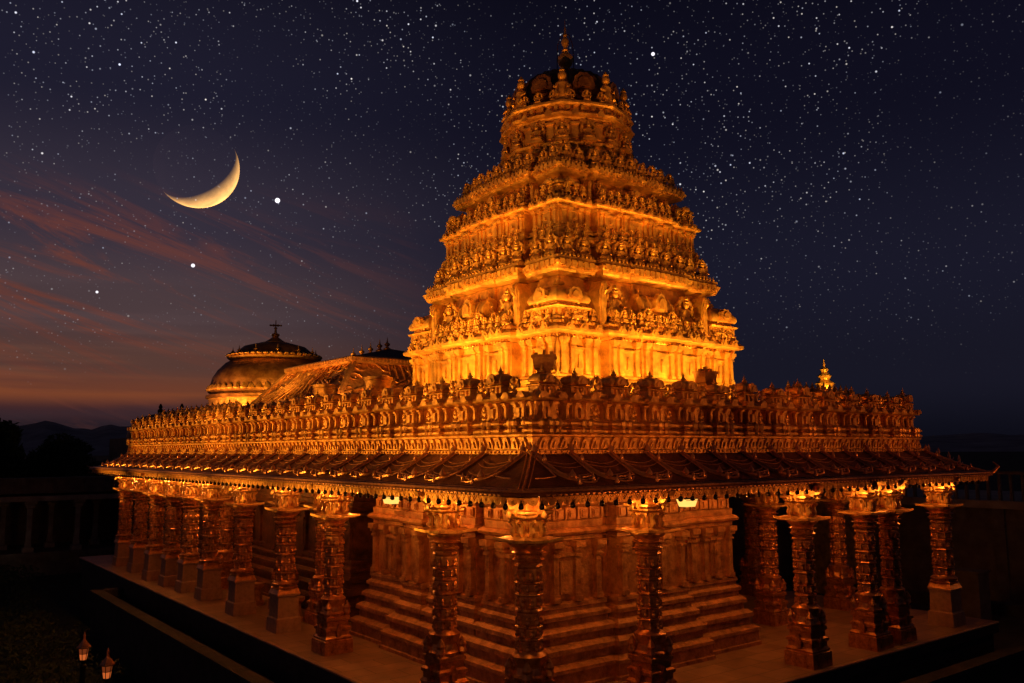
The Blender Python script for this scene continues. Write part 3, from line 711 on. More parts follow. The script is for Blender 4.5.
def shala_b():
    """oblong barrel roofed shrine, length 2 (x), depth ~.7, height 1.1, facing -y"""
    b = MB(); q = rect(-1, 1, -.35, .35)
    b.loft(q, [(0, 0), (0, .08), (-.05, .1), (-.05, .3), (.02, .33), (.05, .38), (0, .42), (-.08, .43), (-.08, .5)])
    pr = [(.34*math.cos(t)*1.0, .5+.46*math.sin(t)) for t in [PI*k/10 for k in range(11)]]
    n = len(pr); vs = []
    for x in (-.98, .98): vs += [(x, u_, z) for u_, z in pr]
    b.add(vs, [tuple(range(n)), tuple(range(n, 2*n))[::-1]]+[(i, i+1, n+i+1, n+i) for i in range(n-1)])
    for x in (-.96, -.5, .5, .96):
        vs = []
        for xx in (x-.05, x+.05): vs += [(xx, u_*1.08, .5+(z-.5)*1.06) for u_, z in pr]
        b.add(vs, [tuple(range(n)), tuple(range(n, 2*n))[::-1]]+[(i, i+1, n+i+1, n+i) for i in range(n-1)])
    ar = [(.34*math.cos(t)*(1.12 if i % 2 else 1), .62+.36*math.sin(t)*(1.12 if i % 2 else 1)) for i, t in enumerate([-.4+(PI+.8)*k/14 for k in range(15)])]
    b.prism(ar, -.48, -.30, 'y'); b.prism([(x*.6, .62+(z-.62)*.6) for x, z in ar], -.53, -.48, 'y')
    for x in (-.75, 0, .75): b.put(MB().lathe([(.04, .93), (.09, .99), (.07, 1.05), (.03, 1.07), (.045, 1.1), (.006, 1.2)], 8), T(x, 0))
    for x in (-.85, -.65, -.4, .4, .65, .85): b.box(x-.045, x+.045, -.35, -.29, .1, .31)
    return b
def wing_b():
    """tall flat gable fin with curled top, standing proud of the wall; height 1.25, faces -y"""
    pts = [(-.14, 0), (-.17, .2), (-.15, .45), (-.19, .6), (-.15, .8), (-.17, .95), (-.08, 1.1), (0, 1.25), (.08, 1.1), (.17, .95), (.15, .8), (.19, .6), (.15, .45), (.17, .2), (.14, 0)]
    b = MB(); b.prism(pts, -.30, .22, 'y'); b.prism([(x*.6, .06+z*.85) for x, z in pts], -.33, -.30, 'y')
    b.tube([(0, -.3, 1.22), (0, -.42, 1.12), (0, -.44, .95), (0, -.36, .82)], [.05, .06, .05, .02], 6)
    return b
kuta = kuta_b().mesh('corner_shrine', M_goldt, 40); shala = shala_b().mesh('barrel_shrine', M_goldt, 40); wing = wing_b().mesh('gable_fin', M_goldt, 40)
def ring_place(W, fn):
    for a in range(4): fn(a)
def local(a, u, d):
    # side a: 0 front(-y) 1 right 2 back 3 left ; u along, d outward
    return {0: (TX+u, TY-d, 0), 1: (TX+d, TY+u, PI/2), 2: (TX-u, TY+d, PI), 3: (TX-d, TY-u, -PI/2)}[a]
frear = MB()
def FIG(a, p, r_, sc_):
    if a in (0, 3): inst(fig_tower, 'figurine', tower, p, r_, sc_)
    else: frear.put(FB, T(*p, r_, sc_))
def shrine_level(W, z, ks, ss, h, fs, pr):
    for sx in (-1, 1):
        for sy in (-1, 1): inst(kuta, 'corner_shrine', tower, (TX+sx*(W-ks*.42), TY+sy*(W-ks*.42), z), 0, (ks, ks, h))
    for a in range(4):
        x, y, r_ = local(a, 0, W+pr-.36); inst(shala, 'barrel_shrine', tower, (x, y, z), r_, (ss, .9, h*1.02))
        for s in (-1, 1):
            x, y, r_ = local(a, s*W*.585, W-.08); inst(wing, 'gable_fin', tower, (x, y, z-.05), r_, (h*.8, h*.9, h*1.0))
            x, y, r_ = local(a, s*W*.41, W+pr*.6-.18); FIG(a, (x, y, z+.12), r_, (fs*1.1, fs, fs*1.1))
            x, y, r_ = local(a, s*W*.80, W+.02); FIG(a, (x, y, z-.02), r_, (fs*.72, fs*.72, fs*.78))
            x, y, r_ = local(a, s*W*.14, W+pr+.04); FIG(a, (x, y, z-.02), r_, (fs*.6, fs*.6, fs*.62))
            x, y, r_ = local(a, s*W*.50, W+pr*.75-.02); FIG(a, (x, y, z-.02), r_, (fs*.42, fs*.5, fs*.55))
            x, y, r_ = local(a, s*W*.30, W+pr*.75-.02); FIG(a, (x, y, z-.02), r_, (fs*.42, fs*.5, fs*.55))
shrine_level(W1, 8.33, 1.12, .62, .94, .92, .30)
shrine_level(W3-.06, 12.04, .74, .50, .44, .42, .24)
# oblique extra figures on the barrel shrines' flanks
def fig_row(W, z, n, s, d, pr):
    global frear
    for a in range(4):
        for i in range(n):
            u = -W+.12+(2*W-.24)*(i+.5)/n; t = abs(u)/W; off = pr if t < .22 else pr*.75 if t < .54 else 0
            x, y, r_ = local(a, u, W+off-d); k = s*random.uniform(.92, 1.06)
            if a in (0, 3): inst(fig_tower, 'figurine', tower, (x, y, z), r_, (k*1.05, k, k))
            else: frear.put(FB, T(x, y, z, r_, k))
fig_row(W2, 10.08, 10, .70, .12, .24)
fig_row(W4, 13.02, 10, .56, .11, .2)
for (W_, z_, n_, k_, pr_) in ((W1, 8.36, 22, .30, .30), (W3, 10.93, 17, .26, .24), (W3, 12.0, 18, .24, .24), (W4-.35, 13.42, 13, .26, .2), (W2-.3, 10.72, 18, .22, .24)):
    for a in range(4):      # fine rows of tiny figures on the ledges
        for i in range(n_):
            u = -W_+.08+(2*W_-.16)*(i+.5)/n_; t = abs(u)/W_
            if .52 < t < .62: continue
            off = pr_ if t < .22 else pr_*.75 if t < .54 else 0
            x, y, r_ = local(a, u, W_+off+.10); k = k_*random.uniform(.85, 1.15); frear.put(FB, T(x, y, z_, r_, (k, k, k*1.1)))
def ring_figs(n, rad, z, s, a0=PI/4):
    for i in range(n):
        a = a0+2*PI*i/n; x, y = TX+rad*math.cos(a), TY+rad*math.sin(a)
        vis = math.cos(a-R(225)) > -.35
        if vis: inst(fig_tower, 'figurine', tower, (x, y, z), a+PI/2, s)
        else: frear.put(FB, T(x, y, z, a+PI/2, s))
ring_figs(16, 1.98, 13.84, .50)
ring_figs(24, 1.93, 15.36, .42, PI/4+PI/24)
ring_figs(8, 2.02, 14.12, .70, PI/4+PI/8)
ring_figs(8, 2.02, 14.12, .62, PI/4)
tag(tp(frear, 'figurine', M_goldt, tower, 45), kind='stuff')
big = MB()   # crouching guardians on the dome's shoulder
big.box(-.2, .2, -.16, .16, 0, .12); big.lathe([(.19, .12), (.23, .25), (.17, .42), (.19, .55), (.1, .64), (.08, .68), (.15, .74), (.15, .84), (.10, .92), (.12, .96), (.03, 1.08)], 9)
for s in (-1, 1): big.tube([(s*.15, 0, .56), (s*.27, -.08, .45), (s*.2, -.2, .38)], [.06, .055, .04], 6); big.tube([(s*.14, -.05, .15), (s*.2, -.2, .25), (s*.16, -.26, .12)], [.08, .07, .05], 6)
bigm = big.mesh('guardian', M_goldt, 50)
for i in range(8):
    a = PI/4+2*PI*i/8; inst(bigm, 'guardian', tower, (TX+1.84*math.cos(a), TY+1.84*math.sin(a), 15.42), a+PI/2, (.85, .85, 1.0))
dm = MB(); dm.lathe([(1.62, 15.45), (1.70, 15.6), (1.66, 15.72), (1.50, 15.76), (1.62, 15.95), (1.62, 16.2), (1.48, 16.5), (1.18, 16.78), (.78, 16.94), (.5, 17.0), (.56, 17.04), (.5, 17.1), (.28, 17.12)], 48, (TX, TY), PI/4, .07)
for i in range(8):   # horseshoe gables round the dome
    a = PI/4+PI/8+2*PI*i/8
    ar = [(.34*math.cos(t)*(1.1 if k % 2 else 1), 16.02+.38*math.sin(t)*(1.1 if k % 2 else 1)) for k, t in enumerate([-.3+(PI+.6)*k/12 for k in range(13)])]
    Mx = Matrix.Translation((TX, TY, 0)) @ Matrix.Rotation(a+PI/2, 4, 'Z')
    dm.prism(ar, -1.70, -1.3, 'y', Mx); dm.prism([(x*.6, 16.02+(z-16.02)*.6) for x, z in ar], -1.76, -1.70, 'y', Mx)
tp(dm, 'tower_dome', M_dome, tower, 35)
fn = MB(); fn.lathe([(r_*.74, 17.05+(z_-17.0)*1.03) for r_, z_ in [(.28, 17.0), (.40, 17.06), (.36, 17.14), (.20, 17.2), (.16, 17.26), (.30, 17.36), (.35, 17.5), (.32, 17.62), (.18, 17.74), (.11, 17.78), (.16, 17.83), (.09, 17.88), (.07, 17.94), (.15, 18.02), (.18, 18.12), (.13, 18.22), (.06, 18.28), (.10, 18.33), (.05, 18.40), (.04, 18.5), (.06, 18.55), (.02, 18.62), (.008, 18.86)]], 16, (TX, TY))
tp(fn, 'finial', M_goldt, tower, 50)
cg = MB()
for dx, dy in ((.2, -.16), (-.2, .16)): cg.tube([(TX+dx*1.05, TY+dy*1.05, 17.05), (TX+dx*1.05, TY+dy*1.05, 17.5), (TX+dx*.95, TY+dy*.95, 18.1), (TX+dx*.5, TY+dy*.5, 18.45), (TX, TY, 18.5)], .014, 5)
tp(cg, 'lightning_cage', M_dark, tower)

# ---------------- hall roof, dome over the hall
hx, hy0, hy1 = 8.25, 15.3, 23.4
hr = MB()
hr.box(4.3, 12.2, 15.55, 23.15, 6.1, 6.95)
hall = tp(hr, 'hall_roof', M_gold)
sl = MB()
def slope_panel(b, A, B, C_, D, nx, ny, amp):
    """bilinear panel A-B bottom, D-C top, carved by noise"""
    A, B, C_, D = map(Vector, (A, B, C_, D)); nn = (B-A).cross(D-A).normalized(); o = len(b.v)
    for j in range(ny+1):
        for i in range(nx+1):
            s, t = i/nx, j/ny; p = A.lerp(B, s).lerp(D.lerp(C_, s), t)
            h = abs(math.sin(p.x*2.6+p.y*2.6+1.5*noise.noise(p*1.1)))*.4+.9*noise.noise(p*3.1)+.5*noise.noise(p*7)
            b.v.append(tuple(p+nn*amp*h))
    for j in range(ny):
        for i in range(nx):
            a = o+j*(nx+1)+i; b.f.append((a, a+1, a+nx+2, a+nx+1))
Bz, Tz = 6.93, 8.30
b0 = [(4.05, 15.3), (12.45, 15.3), (12.45, 23.4), (4.05, 23.4)]; t0 = [(5.25, 16.5), (11.25, 16.5), (11.25, 22.2), (5.25, 22.2)]
for i in range(4):
    j = (i+1) % 4; slope_panel(sl, (*b0[i], Bz), (*b0[j], Bz), (*t0[j], Tz), (*t0[i], Tz), 60, 12, .008)
def scrolls(b, A, B, C_, D, rows, cols):
    A, B, C_, D = map(Vector, (A, B, C_, D)); nn = (B-A).cross(D-A).normalized()
    ux = (B-A).normalized(); uy = nn.cross(ux).normalized()
    for j in range(rows):
        for i in range(cols):
            s_, t_ = (i+.5)/cols, (j+.5)/rows; c = A.lerp(B, s_).lerp(D.lerp(C_, s_), t_)+nn*.03; sg = 1 if (i+j) % 2 else -1
            b.tube([tuple(c+ux*(.30-.022*k)*math.cos(sg*k*.6)+uy*(.27-.02*k)*math.sin(sg*k*.6)) for k in range(13)], [.034-.0017*k for k in range(13)], 5)
    for i in range(cols+1):
        s_ = i/cols; b.tube([tuple(A.lerp(B, s_)+nn*.06), tuple(A.lerp(B, s_*.5+.25).lerp(D.lerp(C_, .5*s_+.25), .5)+nn*.04), tuple(D.lerp(C_, .5)*.45+D.lerp(C_, s_)*.55+nn*.03)], .04, 6)
for i in range(4):
    j = (i+1) % 4; scrolls(sl, (*b0[i], Bz), (*b0[j], Bz), (*t0[j], Tz), (*t0[i], Tz), 3, 12)
o_ = tp(sl, 'relief_slope', M_gold, hall, 60)
hb = MB()
for i in range(4): hb.tube([(*b0[i], Bz+.02), (*t0[i], Tz+.04)], .12, 6)
hb.loft(t0, [(.0, 8.2), (.16, 8.24), (.24, 8.32), (.24, 8.44), (.16, 8.5), (0, 8.52)])
hb.loft(b0, [(0, 6.85), (.1, 6.9), (.1, 7.0), (-.05, 7.03)])
for i in range(38):
    hb.box(4.98, 5.04, 16.5+i*.15, 16.57+i*.15, 8.30, 8.42)
for i in range(40): hb.box(5.25+i*.15, 5.32+i*.15, 16.23, 16.29, 8.30, 8.42)
tp(hb, 'roof_border', M_gold, hall)
hd = MB(); rp = [(8.25, 18.3), (8.25, 22.0)]
vv = [(*t0[0], 8.5), (*t0[1], 8.5), (*t0[2], 8.5), (*t0[3], 8.5), (8.25, 19.2, 9.22), (8.25, 21.6, 9.12)]
hd.add(vv, [(0, 1, 4), (1, 2, 5, 4), (2, 3, 5), (3, 0, 4, 5)])
tp(hd, 'hipped_top', M_dark, hall)
pf = MB().lathe([(.08, 0), (.16, .05), (.17, .12), (.07, .18), (.05, .22), (.11, .27), (.12, .33), (.05, .38), (.03, .44), (.005, .62)], 10).mesh('finial', M_gold, 50)
for i, y in enumerate((22.5, 21.7, 20.9, 20.1, 19.45)): inst(pf, 'finial', hall, (8.25, y, 8.98+.04*i if i < 3 else 9.12), 0, 1)
dc = (8.25, 31.5); DSZ = Matrix.Translation((dc[0], dc[1], 5)) @ Matrix.Diagonal((1.06, 1.06, .96, 1)) @ Matrix.Translation((-dc[0], -dc[1], -5))
dmb = MB(); dmb.lathe([(3.05, 6.2), (3.05, 7.75), (3.1, 7.8)], 40, dc)
dmb.v = [tuple(DSZ @ Vector(p)) for p in dmb.v]
dome = tp(dmb, 'hall_dome', M_gold, None, 40)
d1 = MB(); d1.lathe([(2.9, 7.78), (3.2, 7.84), (3.2, 7.98), (3.0, 8.02), (3.0, 8.1), (3.1, 8.14), (3.1, 8.28), (2.98, 8.34), (3.0, 8.6), (2.92, 8.95), (2.7, 9.35), (2.35, 9.75), (1.95, 10.0)], 72, dc, flute=.012)
d1.v = [tuple(DSZ @ Vector(p)) for p in d1.v]; tp(d1, 'dome_shell', M_dome, dome, 40)
d2 = MB(); d2.lathe([(1.95, 9.93), (2.2, 9.98), (2.28, 10.06), (2.24, 10.16), (2.1, 10.24), (1.95, 10.25)], 56, dc)
for i in range(44):
    a = 2*PI*i/44; d2.put(MB().lathe([(.10, 0), (.13, .05), (.06, .12)], 6), T(dc[0]+2.22*math.cos(a), dc[1]+2.22*math.sin(a), 10.13))
for i in range(52):
    a = 2*PI*i/52; d2.put(MB().lathe([(.12, 0), (.16, .06), (.12, .18), (.03, .3)], 6), T(dc[0]+3.05*math.cos(a), dc[1]+3.05*math.sin(a), 8.22))
d2.v = [tuple(DSZ @ Vector(p)) for p in d2.v]; tp(d2, 'petal_ring', M_gold, dome, 40)
d3 = MB(); d3.lathe([(1.98, 10.2), (1.8, 10.45), (1.5, 10.72), (.9, 10.9), (.3, 10.98)], 40, dc); d3.v = [tuple(DSZ @ Vector(p)) for p in d3.v]; tp(d3, 'dome_cap', M_dome, dome, 40)
d4 = MB(); d4.lathe([(.7, 10.85), (.75, 10.95), (.5, 11.02), (.25, 11.2), (.14, 11.3), (.2, 11.38), (.2, 11.46), (.07, 11.52), (.05, 11.75), (.1, 11.8), (.03, 11.86), (.02, 12.25)], 14, dc)
for k in range(4): d4.tube([(dc[0]-.32*math.cos(k*PI/4), dc[1]-.32*math.sin(k*PI/4), 11.95), (dc[0]+.32*math.cos(k*PI/4), dc[1]+.32*math.sin(k*PI/4), 11.95)], .03, 5)
d4.v = [tuple(DSZ @ Vector(p)) for p in d4.v]; tp(d4, 'finial', M_gold, dome, 50)
for i in range(12):
    a = 2*PI*i/12+.2; inst(pf, 'small_finial', dome, (dc[0]+2.12*math.cos(a), dc[1]+2.12*math.sin(a), 9.88), 0, .9)
for y, px in ((10.6, 0), (14.1, 0)):
    pt = MB().lathe([(.28, 6.15), (.28, 6.5), (.36, 6.55), (.40, 6.7), (.40, 7.05), (.43, 7.08), (.43, 7.16), (.3, 7.18)], 16, (3.0, y))
    tp(pt, 'roof_urn', M_gold, None, 40)

# ---------------- columns
def column_parts(kind):
    ped = MB(); sh = MB(); ca = MB(); br = MB()
    if kind == 'plain':
        ped.loft(rect(-.47, .47, -.47, .47), [(0, 0), (0, .05), (-.02, .38), (-.07, .42), (-.09, .98), (-.04, 1.0), (-.04, 1.05), (-.12, 1.06)])
        sh.loft(rect(-.30, .30, -.30, .30), [(.0, 1.05), (-.03, 1.12), (-.09, 1.3)])
        ped.v = [(x*.78, y*.78, z) for x, y, z in ped.v]; pmat = M_granite
    else:
        ped.loft(rect(-.46, .46, -.46, .46), [(0, 0), (-.01, .34), (-.05, .36), (-.03, .40), (-.09, .46), (-.09, .56), (-.05, .58), (-.05, .64), (-.12, .68), (-.12, .80), (-.08, .82), (-.08, .90), (-.13, .93)])
        for a in range(4):
            ped.prism([(-.2, .10), (.2, .10), (.2, .30), (-.2, .30)], -.475, -.44, 'y', Matrix.Rotation(a*PI/2, 4, 'Z'))
            ped.prism([(-.07, .44), (.07, .44), (.09, .6), (0, .74), (-.09, .6)], -.45, -.33, 'y', Matrix.Rotation(a*PI/2, 4, 'Z'))
        pmat = M_goldc
        for a in range(4):   # crouching corner beasts
            Mx = Matrix.Rotation(a*PI/2+PI/4, 4, 'Z')
            t = MB().lathe([(.05, .93), (.10, .99), (.08, 1.08), (.10, 1.13), (.06, 1.2), (.02, 1.27)], 7); sh.put(t, Mx @ Matrix.Translation((.36, 0, 0)))
            sh.put(MB().tube([(.33, 0, 1.05), (.24, 0, 1.18), (.2, 0, 1.12)], [.06, .07, .05], 6), Mx)
    if kind != 'plain': ped.v = [(x*.84, y*.84, z) for x, y, z in ped.v]
    sh.lathe([(.34, .93 if kind != 'plain' else 1.2), (.35, .98 if kind != 'plain' else 1.22), (.30, 1.02 if kind != 'plain' else 1.24), (.27, 1.14 if kind != 'plain' else 1.26), (.32, 1.28), (.33, 1.33), (.26, 1.38), (.235, 1.42)], 16, flute=.06)
    # shaft: banded, faceted
    pr = [(.235, 1.40)]
    z = 1.42; k = 0
    while z < 2.9:
        hh = (.26, .20, .32)[k % 3]
        pr += [(.215, z), (.228, z+hh*.25), (.215, z+hh*.62), (.25, z+hh*.68), (.262, z+hh*.76), (.24, z+hh*.86), (.20, z+hh*.90), (.20, z+hh*.97)]; z += hh; k += 1
    sh.lathe(pr, 16, flute=.10)
    zz = 1.40
    for r_ in range(7):   # little relief figures all round each drum
        for q in range(8):
            a = 2*PI*q/8+PI/8*(r_ % 2)
            t = MB().lathe([(.03, .01), (.045, .05), (.028, .09), (.036, .12), (.008, .16)], 6); sh.put(t, T(.225*math.cos(a), .225*math.sin(a), zz+.0))
        zz += (.26, .20, .32)[r_ % 3]
    sh.lathe([(.22, 2.97), (.27, 2.99), (.30, 3.02), (.27, 3.05), (.21, 3.07), (.21, 3.10), (.24, 3.12), (.32, 3.135), (.33, 3.15), (.24, 3.165), (.25, 3.2), (.33, 3.25), (.37, 3.30), (.37, 3.325)], 20, flute=.03)
    if kind == 'plain': sh.v = [(x*1.14, y*1.14, z) for x, y, z in sh.v]
    # abacus with pointed, upturned corners
    o = [(.50, .50), (.18, .43), (-.18, .43)]
    pts = []
    for a in range(4):
        c, s = math.cos(a*PI/2), math.sin(a*PI/2)
        for (x, y) in ((.43, -.17), (.43, .17), (.50, .50)): pts.append((x*c-y*s, x*s+y*c))
    n = len(pts)
    for (z0, k, cz) in ((3.32, .80, 0), (3.335, 1.0, .0), (3.385, 1.0, .012), (3.41, .80, 0), (3.44, .6, 0)):
        for i, (x, y) in enumerate(pts): ca.v.append((x*k*.94, y*k*.94, z0+(.035 if i % 3 == 2 and k == 1.0 else 0)))
    for j in range(4):
        for i in range(n): a = j*n+i; b_ = j*n+(i+1) % n; ca.f.append((a, b_, b_+n, a+n))
    ca.f.append(tuple(range(n))[::-1]); ca.f.append(tuple(range(4*n, 5*n)))
    ca.put(MB().loft(rect(-.2, .2, -.2, .2), [(0, 3.42), (.03, 3.45), (0, 3.5), (-.03, 3.52), (-.03, 3.72), (.04, 3.75), (.08, 3.78), (.08, 3.82), (.14, 3.86), (.14, 3.90), (.03, 3.92), (.03, 4.19)]), T(0, 0))
    for a in range(4):   # rearing animals and scroll brackets
        Mx = Matrix.Rotation(a*PI/2, 4, 'Z')
        br.put(MB().tube([(.22, .12, 3.42), (.27, .12, 3.52), (.24, .12, 3.62), (.29, .12, 3.70), (.36, .12, 3.72)], [.05, .06, .05, .05, .03], 6), Mx)
        br.put(MB().tube([(.22, -.12, 3.42), (.27, -.12, 3.52), (.24, -.12, 3.62), (.29, -.12, 3.70), (.36, -.12, 3.72)], [.05, .06, .05, .05, .03], 6), Mx)
        br.put(MB().prism([(.2, 4.18), (.2, 3.8), (.34, 3.80), (.40, 3.86), (.38, 3.94), (.5, 3.94), (.58, 4.0), (.56, 4.08), (.68, 4.09), (.72, 4.18)], -.07, .07, 'y'), Mx)
        br.put(MB().lathe([(.03, 3.72), (.055, 3.76), (.045, 3.82), (.01, 3.86)], 6), Mx @ Matrix.Translation((.46, 0, .06)))
    return ped, sh, ca, br, pmat
protos = {}
for kind in ('plain', 'carved'):
    ped, sh, ca, br, pm = column_parts(kind)
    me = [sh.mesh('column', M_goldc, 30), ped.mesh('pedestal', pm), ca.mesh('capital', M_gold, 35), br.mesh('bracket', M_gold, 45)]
    protos[kind] = me
def add_column(x, y, kind, lion=0):
    me = protos[kind]
    o = bpy.data.objects.new('column', me[0]); col.objects.link(o); o.parent = temple; o.location = Vector((x, y, 0))+TOFF
    for nm, mm in zip(('pedestal', 'capital', 'bracket'), me[1:]):
        c = bpy.data.objects.new(nm, mm); col.objects.link(c); c.parent = o
    return o
left_cols = [(.64, 3.35, 'carved'), (.72, 8.6, 'carved'), (.78, 11.8, 'plain'), (.75, 15.05, 'plain'), (.85, 18.4, 'plain'), (.80, 20.45, 'plain'), (.72, 22.3, 'plain'), (.62, 24.2, 'plain'), (.72, 26.9, 'plain'), (.75, 29.6, 'plain')]
front_cols = [(.80, .80, 'carved'), (3.88, .72, 'carved'), (8.85, .42, 'carved'), (11.62, .45, 'carved'), (12.9, .50, 'carved'), (15.95, .60, 'plain')]
inner_cols = [(2.1, 14.9, 'carved'), (2.1, 20.4, 'carved'), (12.25, 3.85, 'carved'), (15.95, 3.9, 'carved'), (13.1, 7.2, 'carved'), (2.1, 12.1, 'carved'), (15.95, 7.2, 'carved')]
for c in left_cols+front_cols+inner_cols: add_column(*c)

# ---------------- sanctum walls
def wall_block(outline, holes=None):
    b = MB()
    pf_ = [(.50, 0), (.50, .10), (.46, .12), (.46, .36), (.50, .38), (.49, .45), (.36, .52), (.30, .53), (.30, .70), (.38, .72), (.37, .82), (.26, .90), (.20, .91), (.20, 1.05), (.27, 1.07), (.26, 1.16), (.17, 1.23), (.12, 1.24), (.12, 1.36), (.17, 1.38), (.17, 1.46), (.08, 1.52), (.08, 1.60), (.11, 1.62), (.10, 1.70), (0, 1.74), (0, 3.02), (.05, 3.04), (.05, 3.12), (.08, 3.14), (.16, 3.17), (.18, 3.22), (.12, 3.29), (.05, 3.31), (.06, 3.46), (.0, 3.48), (.0, 3.74), (.08, 3.77), (.14, 3.82), (.14, 3.88), (.02, 3.92), (.02, 4.2)]
    b.loft(outline, pf_, cap=False); return b
# outline of wall face (profile offset 0); plinth foot is .5 m further out
So = [(2.28, 2.72), (4.4, 2.72), (4.4, 2.95), (4.85, 2.95), (4.85, 2.60), (7.07, 2.60), (7.07, 2.87), (9.25, 2.87), (9.25, 9.7), (2.5, 9.7), (2.5, 7.7), (2.32, 7.7), (2.32, 6.9), (2.50, 6.9), (2.50, 6.3), (2.30, 6.3), (2.30, 4.6), (2.52, 4.6), (2.52, 4.1), (2.28, 4.1)]
wb = wall_block(So)
def wall_pils(b, segs, z0=1.74, z1=3.03):
    for (ax, c, u0, u1, k) in segs:
        for i in range(k):
            u = u0+(u1-u0)*i/(k-1) if k > 1 else (u0+u1)/2
            if ax == 'x': pil(b, c, u, z0, z1, .15, -1, 0, .11)
            else: pil(b, u, c, z0, z1, .15, 0, -1, .11)
wall_pils(wb, [('y', 2.72, 2.4, 4.28, 4), ('y', 2.60, 4.97, 6.95, 4), ('y', 2.87, 7.2, 9.12, 5), ('x', 2.28, 2.85, 3.98, 3), ('x', 2.30, 4.72, 6.18, 4), ('x', 2.32, 7.0, 7.6, 2), ('x', 2.5, 7.85, 9.58, 4)])
# niches: shallow framed slabs between pilasters, small roofs above; frieze blocks
for (x0, x1, y) in ((3.05, 3.6, 2.72), (5.65, 6.25, 2.60), (7.5, 7.85, 2.87), (8.4, 8.75, 2.87)):
    wb.box(x0, x1, y-.05, y, 1.8, 2.7); wb.box(x0-.06, x1+.06, y-.12, y-.0, 2.7, 2.78); wb.box(x0+.05, x1-.05, y-.09, y, 2.78, 2.9, .06, .01)
    wb.box(x0+.1, x1-.1, y-.095, y-.05, 1.9, 2.6)
for (y0, y1, x) in ((3.2, 3.6, 2.28), (5.2, 5.7, 2.30), (8.55, 8.9, 2.5)):
    wb.box(x-.05, x, y0, y1, 1.8, 2.7); wb.box(x-.12, x, y0-.06, y1+.06, 2.7, 2.78); wb.box(x-.095, x-.05, y0+.1, y1-.1, 1.9, 2.6)
u = 2.35
while u < 9.1:
    yy = 2.72 if u < 4.35 else 2.95 if u < 4.8 else 2.60 if u < 7.0 else 2.87
    wb.box(u, u+.22, yy-.06, yy, 3.5, 3.70); wb.box(u+.04, u+.18, yy-.09, yy-.06, 3.53, 3.67); u += .36
    wb.box(u-.1, u-.04, yy-.08, yy, 3.49, 3.74)
u = 2.85
while u < 9.5:
    xx = 2.28 if u < 4.0 else 2.52 if u < 4.6 else 2.30 if u < 6.3 else 2.5 if u < 6.9 else 2.32 if u < 7.7 else 2.5
    wb.box(xx-.06, xx, u, u+.22, 3.5, 3.70); wb.box(xx-.09, xx-.06, u+.04, u+.18, 3.53, 3.67); u += .36
# slab joints on the plinth's treads (raised ribs)
u = 2.0
while u < 9.6:
    yy = 2.72 if u < 4.1 else 2.95 if u < 4.5 else 2.60 if u < 7.5 else 2.87
    for (o1, z1, o2, z2) in ((.49, .452, .36, .524), (.37, .822, .27, .90)):
        wb.add([(u, yy-o1-.004, z1+.002), (u+.03, yy-o1-.004, z1+.002), (u+.03, yy-o2, z2+.012), (u, yy-o2, z2+.012), (u, yy-o1, z1-.05), (u+.03, yy-o1, z1-.05)], [(0, 1, 2, 3), (4, 5, 1, 0)])
    u += .17
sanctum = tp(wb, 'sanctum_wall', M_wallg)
# recess after the sanctum and the hall walls
Ho = [(3.0, 12.4), (6.0, 12.4), (6.0, Y1-1.6), (3.0, Y1-1.6)]
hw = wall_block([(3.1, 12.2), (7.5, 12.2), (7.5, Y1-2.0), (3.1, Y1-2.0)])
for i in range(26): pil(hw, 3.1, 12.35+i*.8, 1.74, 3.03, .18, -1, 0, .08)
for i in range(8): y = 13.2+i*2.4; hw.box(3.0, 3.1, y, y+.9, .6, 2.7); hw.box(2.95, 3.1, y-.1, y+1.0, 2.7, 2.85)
tp(hw, 'hall_wall', M_roof)  # the roof's dark material puts the gallery's shade into the wall colour
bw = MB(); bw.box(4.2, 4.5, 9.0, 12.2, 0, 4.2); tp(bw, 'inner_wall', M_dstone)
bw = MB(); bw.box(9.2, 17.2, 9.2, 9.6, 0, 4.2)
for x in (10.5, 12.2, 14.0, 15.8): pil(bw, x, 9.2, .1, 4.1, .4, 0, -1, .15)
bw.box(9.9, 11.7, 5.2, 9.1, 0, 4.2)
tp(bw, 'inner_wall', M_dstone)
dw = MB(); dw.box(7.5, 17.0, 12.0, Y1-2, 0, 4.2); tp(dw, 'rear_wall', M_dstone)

# low carved stands between columns and wall (left side)
st_ = MB().lathe([(.3, 0), (.32, .1), (.22, .16), (.18, .5), (.24, .56), (.3, .62), (.3, .7)], 12, flute=.1).mesh('stone_stand', M_wallg, 30)
for i, (x, y) in enumerate(((1.55, 9.9), (1.6, 12.9), (1.7, 16.3))):
    inst(st_, 'stone_stand', temple, Vector((x, y, 0))+TOFF)

# ---------------- lamps under the eaves, floodlight housings
def tray_lamp(loc, rz, label):
    e = empty('ceiling_lamp', loc, rz); tag(e, label, 'lamp', 'lamps under the temple eaves')
    b = MB(); b.box(-.17, .17, -.12, .12, -.02, .0); b.box(-.19, .19, -.14, -.12, -.05, .0); b.box(-.19, .19, .12, .14, -.05, 0)
    b.box(-.02, .02, -.02, .02, 0, .18); b.build('housing', M_black, e)
    g = MB(); vs = []
    for (k, z) in ((1.15, -.02), (.85, -.19)): vs += [(sx*.18*k, sy*.125*k, z) for sx, sy in ((-1, -1), (1, -1), (1, 1), (-1, 1))]
    g.add(vs, [(0, 1, 5, 4), (1, 2, 6, 5), (2, 3, 7, 6), (3, 0, 4, 7), (4, 5, 6, 7)]); g.build('glowing_shade', M_lamp, e)
    return e
tray_lamp((6.02, 1.5, 3.90), 0, 'glowing yellow tray lamp under the eave right of the third front column')
tray_lamp((1.3, 6.75, 3.92), PI/2, 'glowing tray lamp under the left eave beside the sanctum corner')
tray_lamp((1.3, 19.1, 3.88), PI/2, 'small glowing tray lamp far down the left eave among the plain columns')
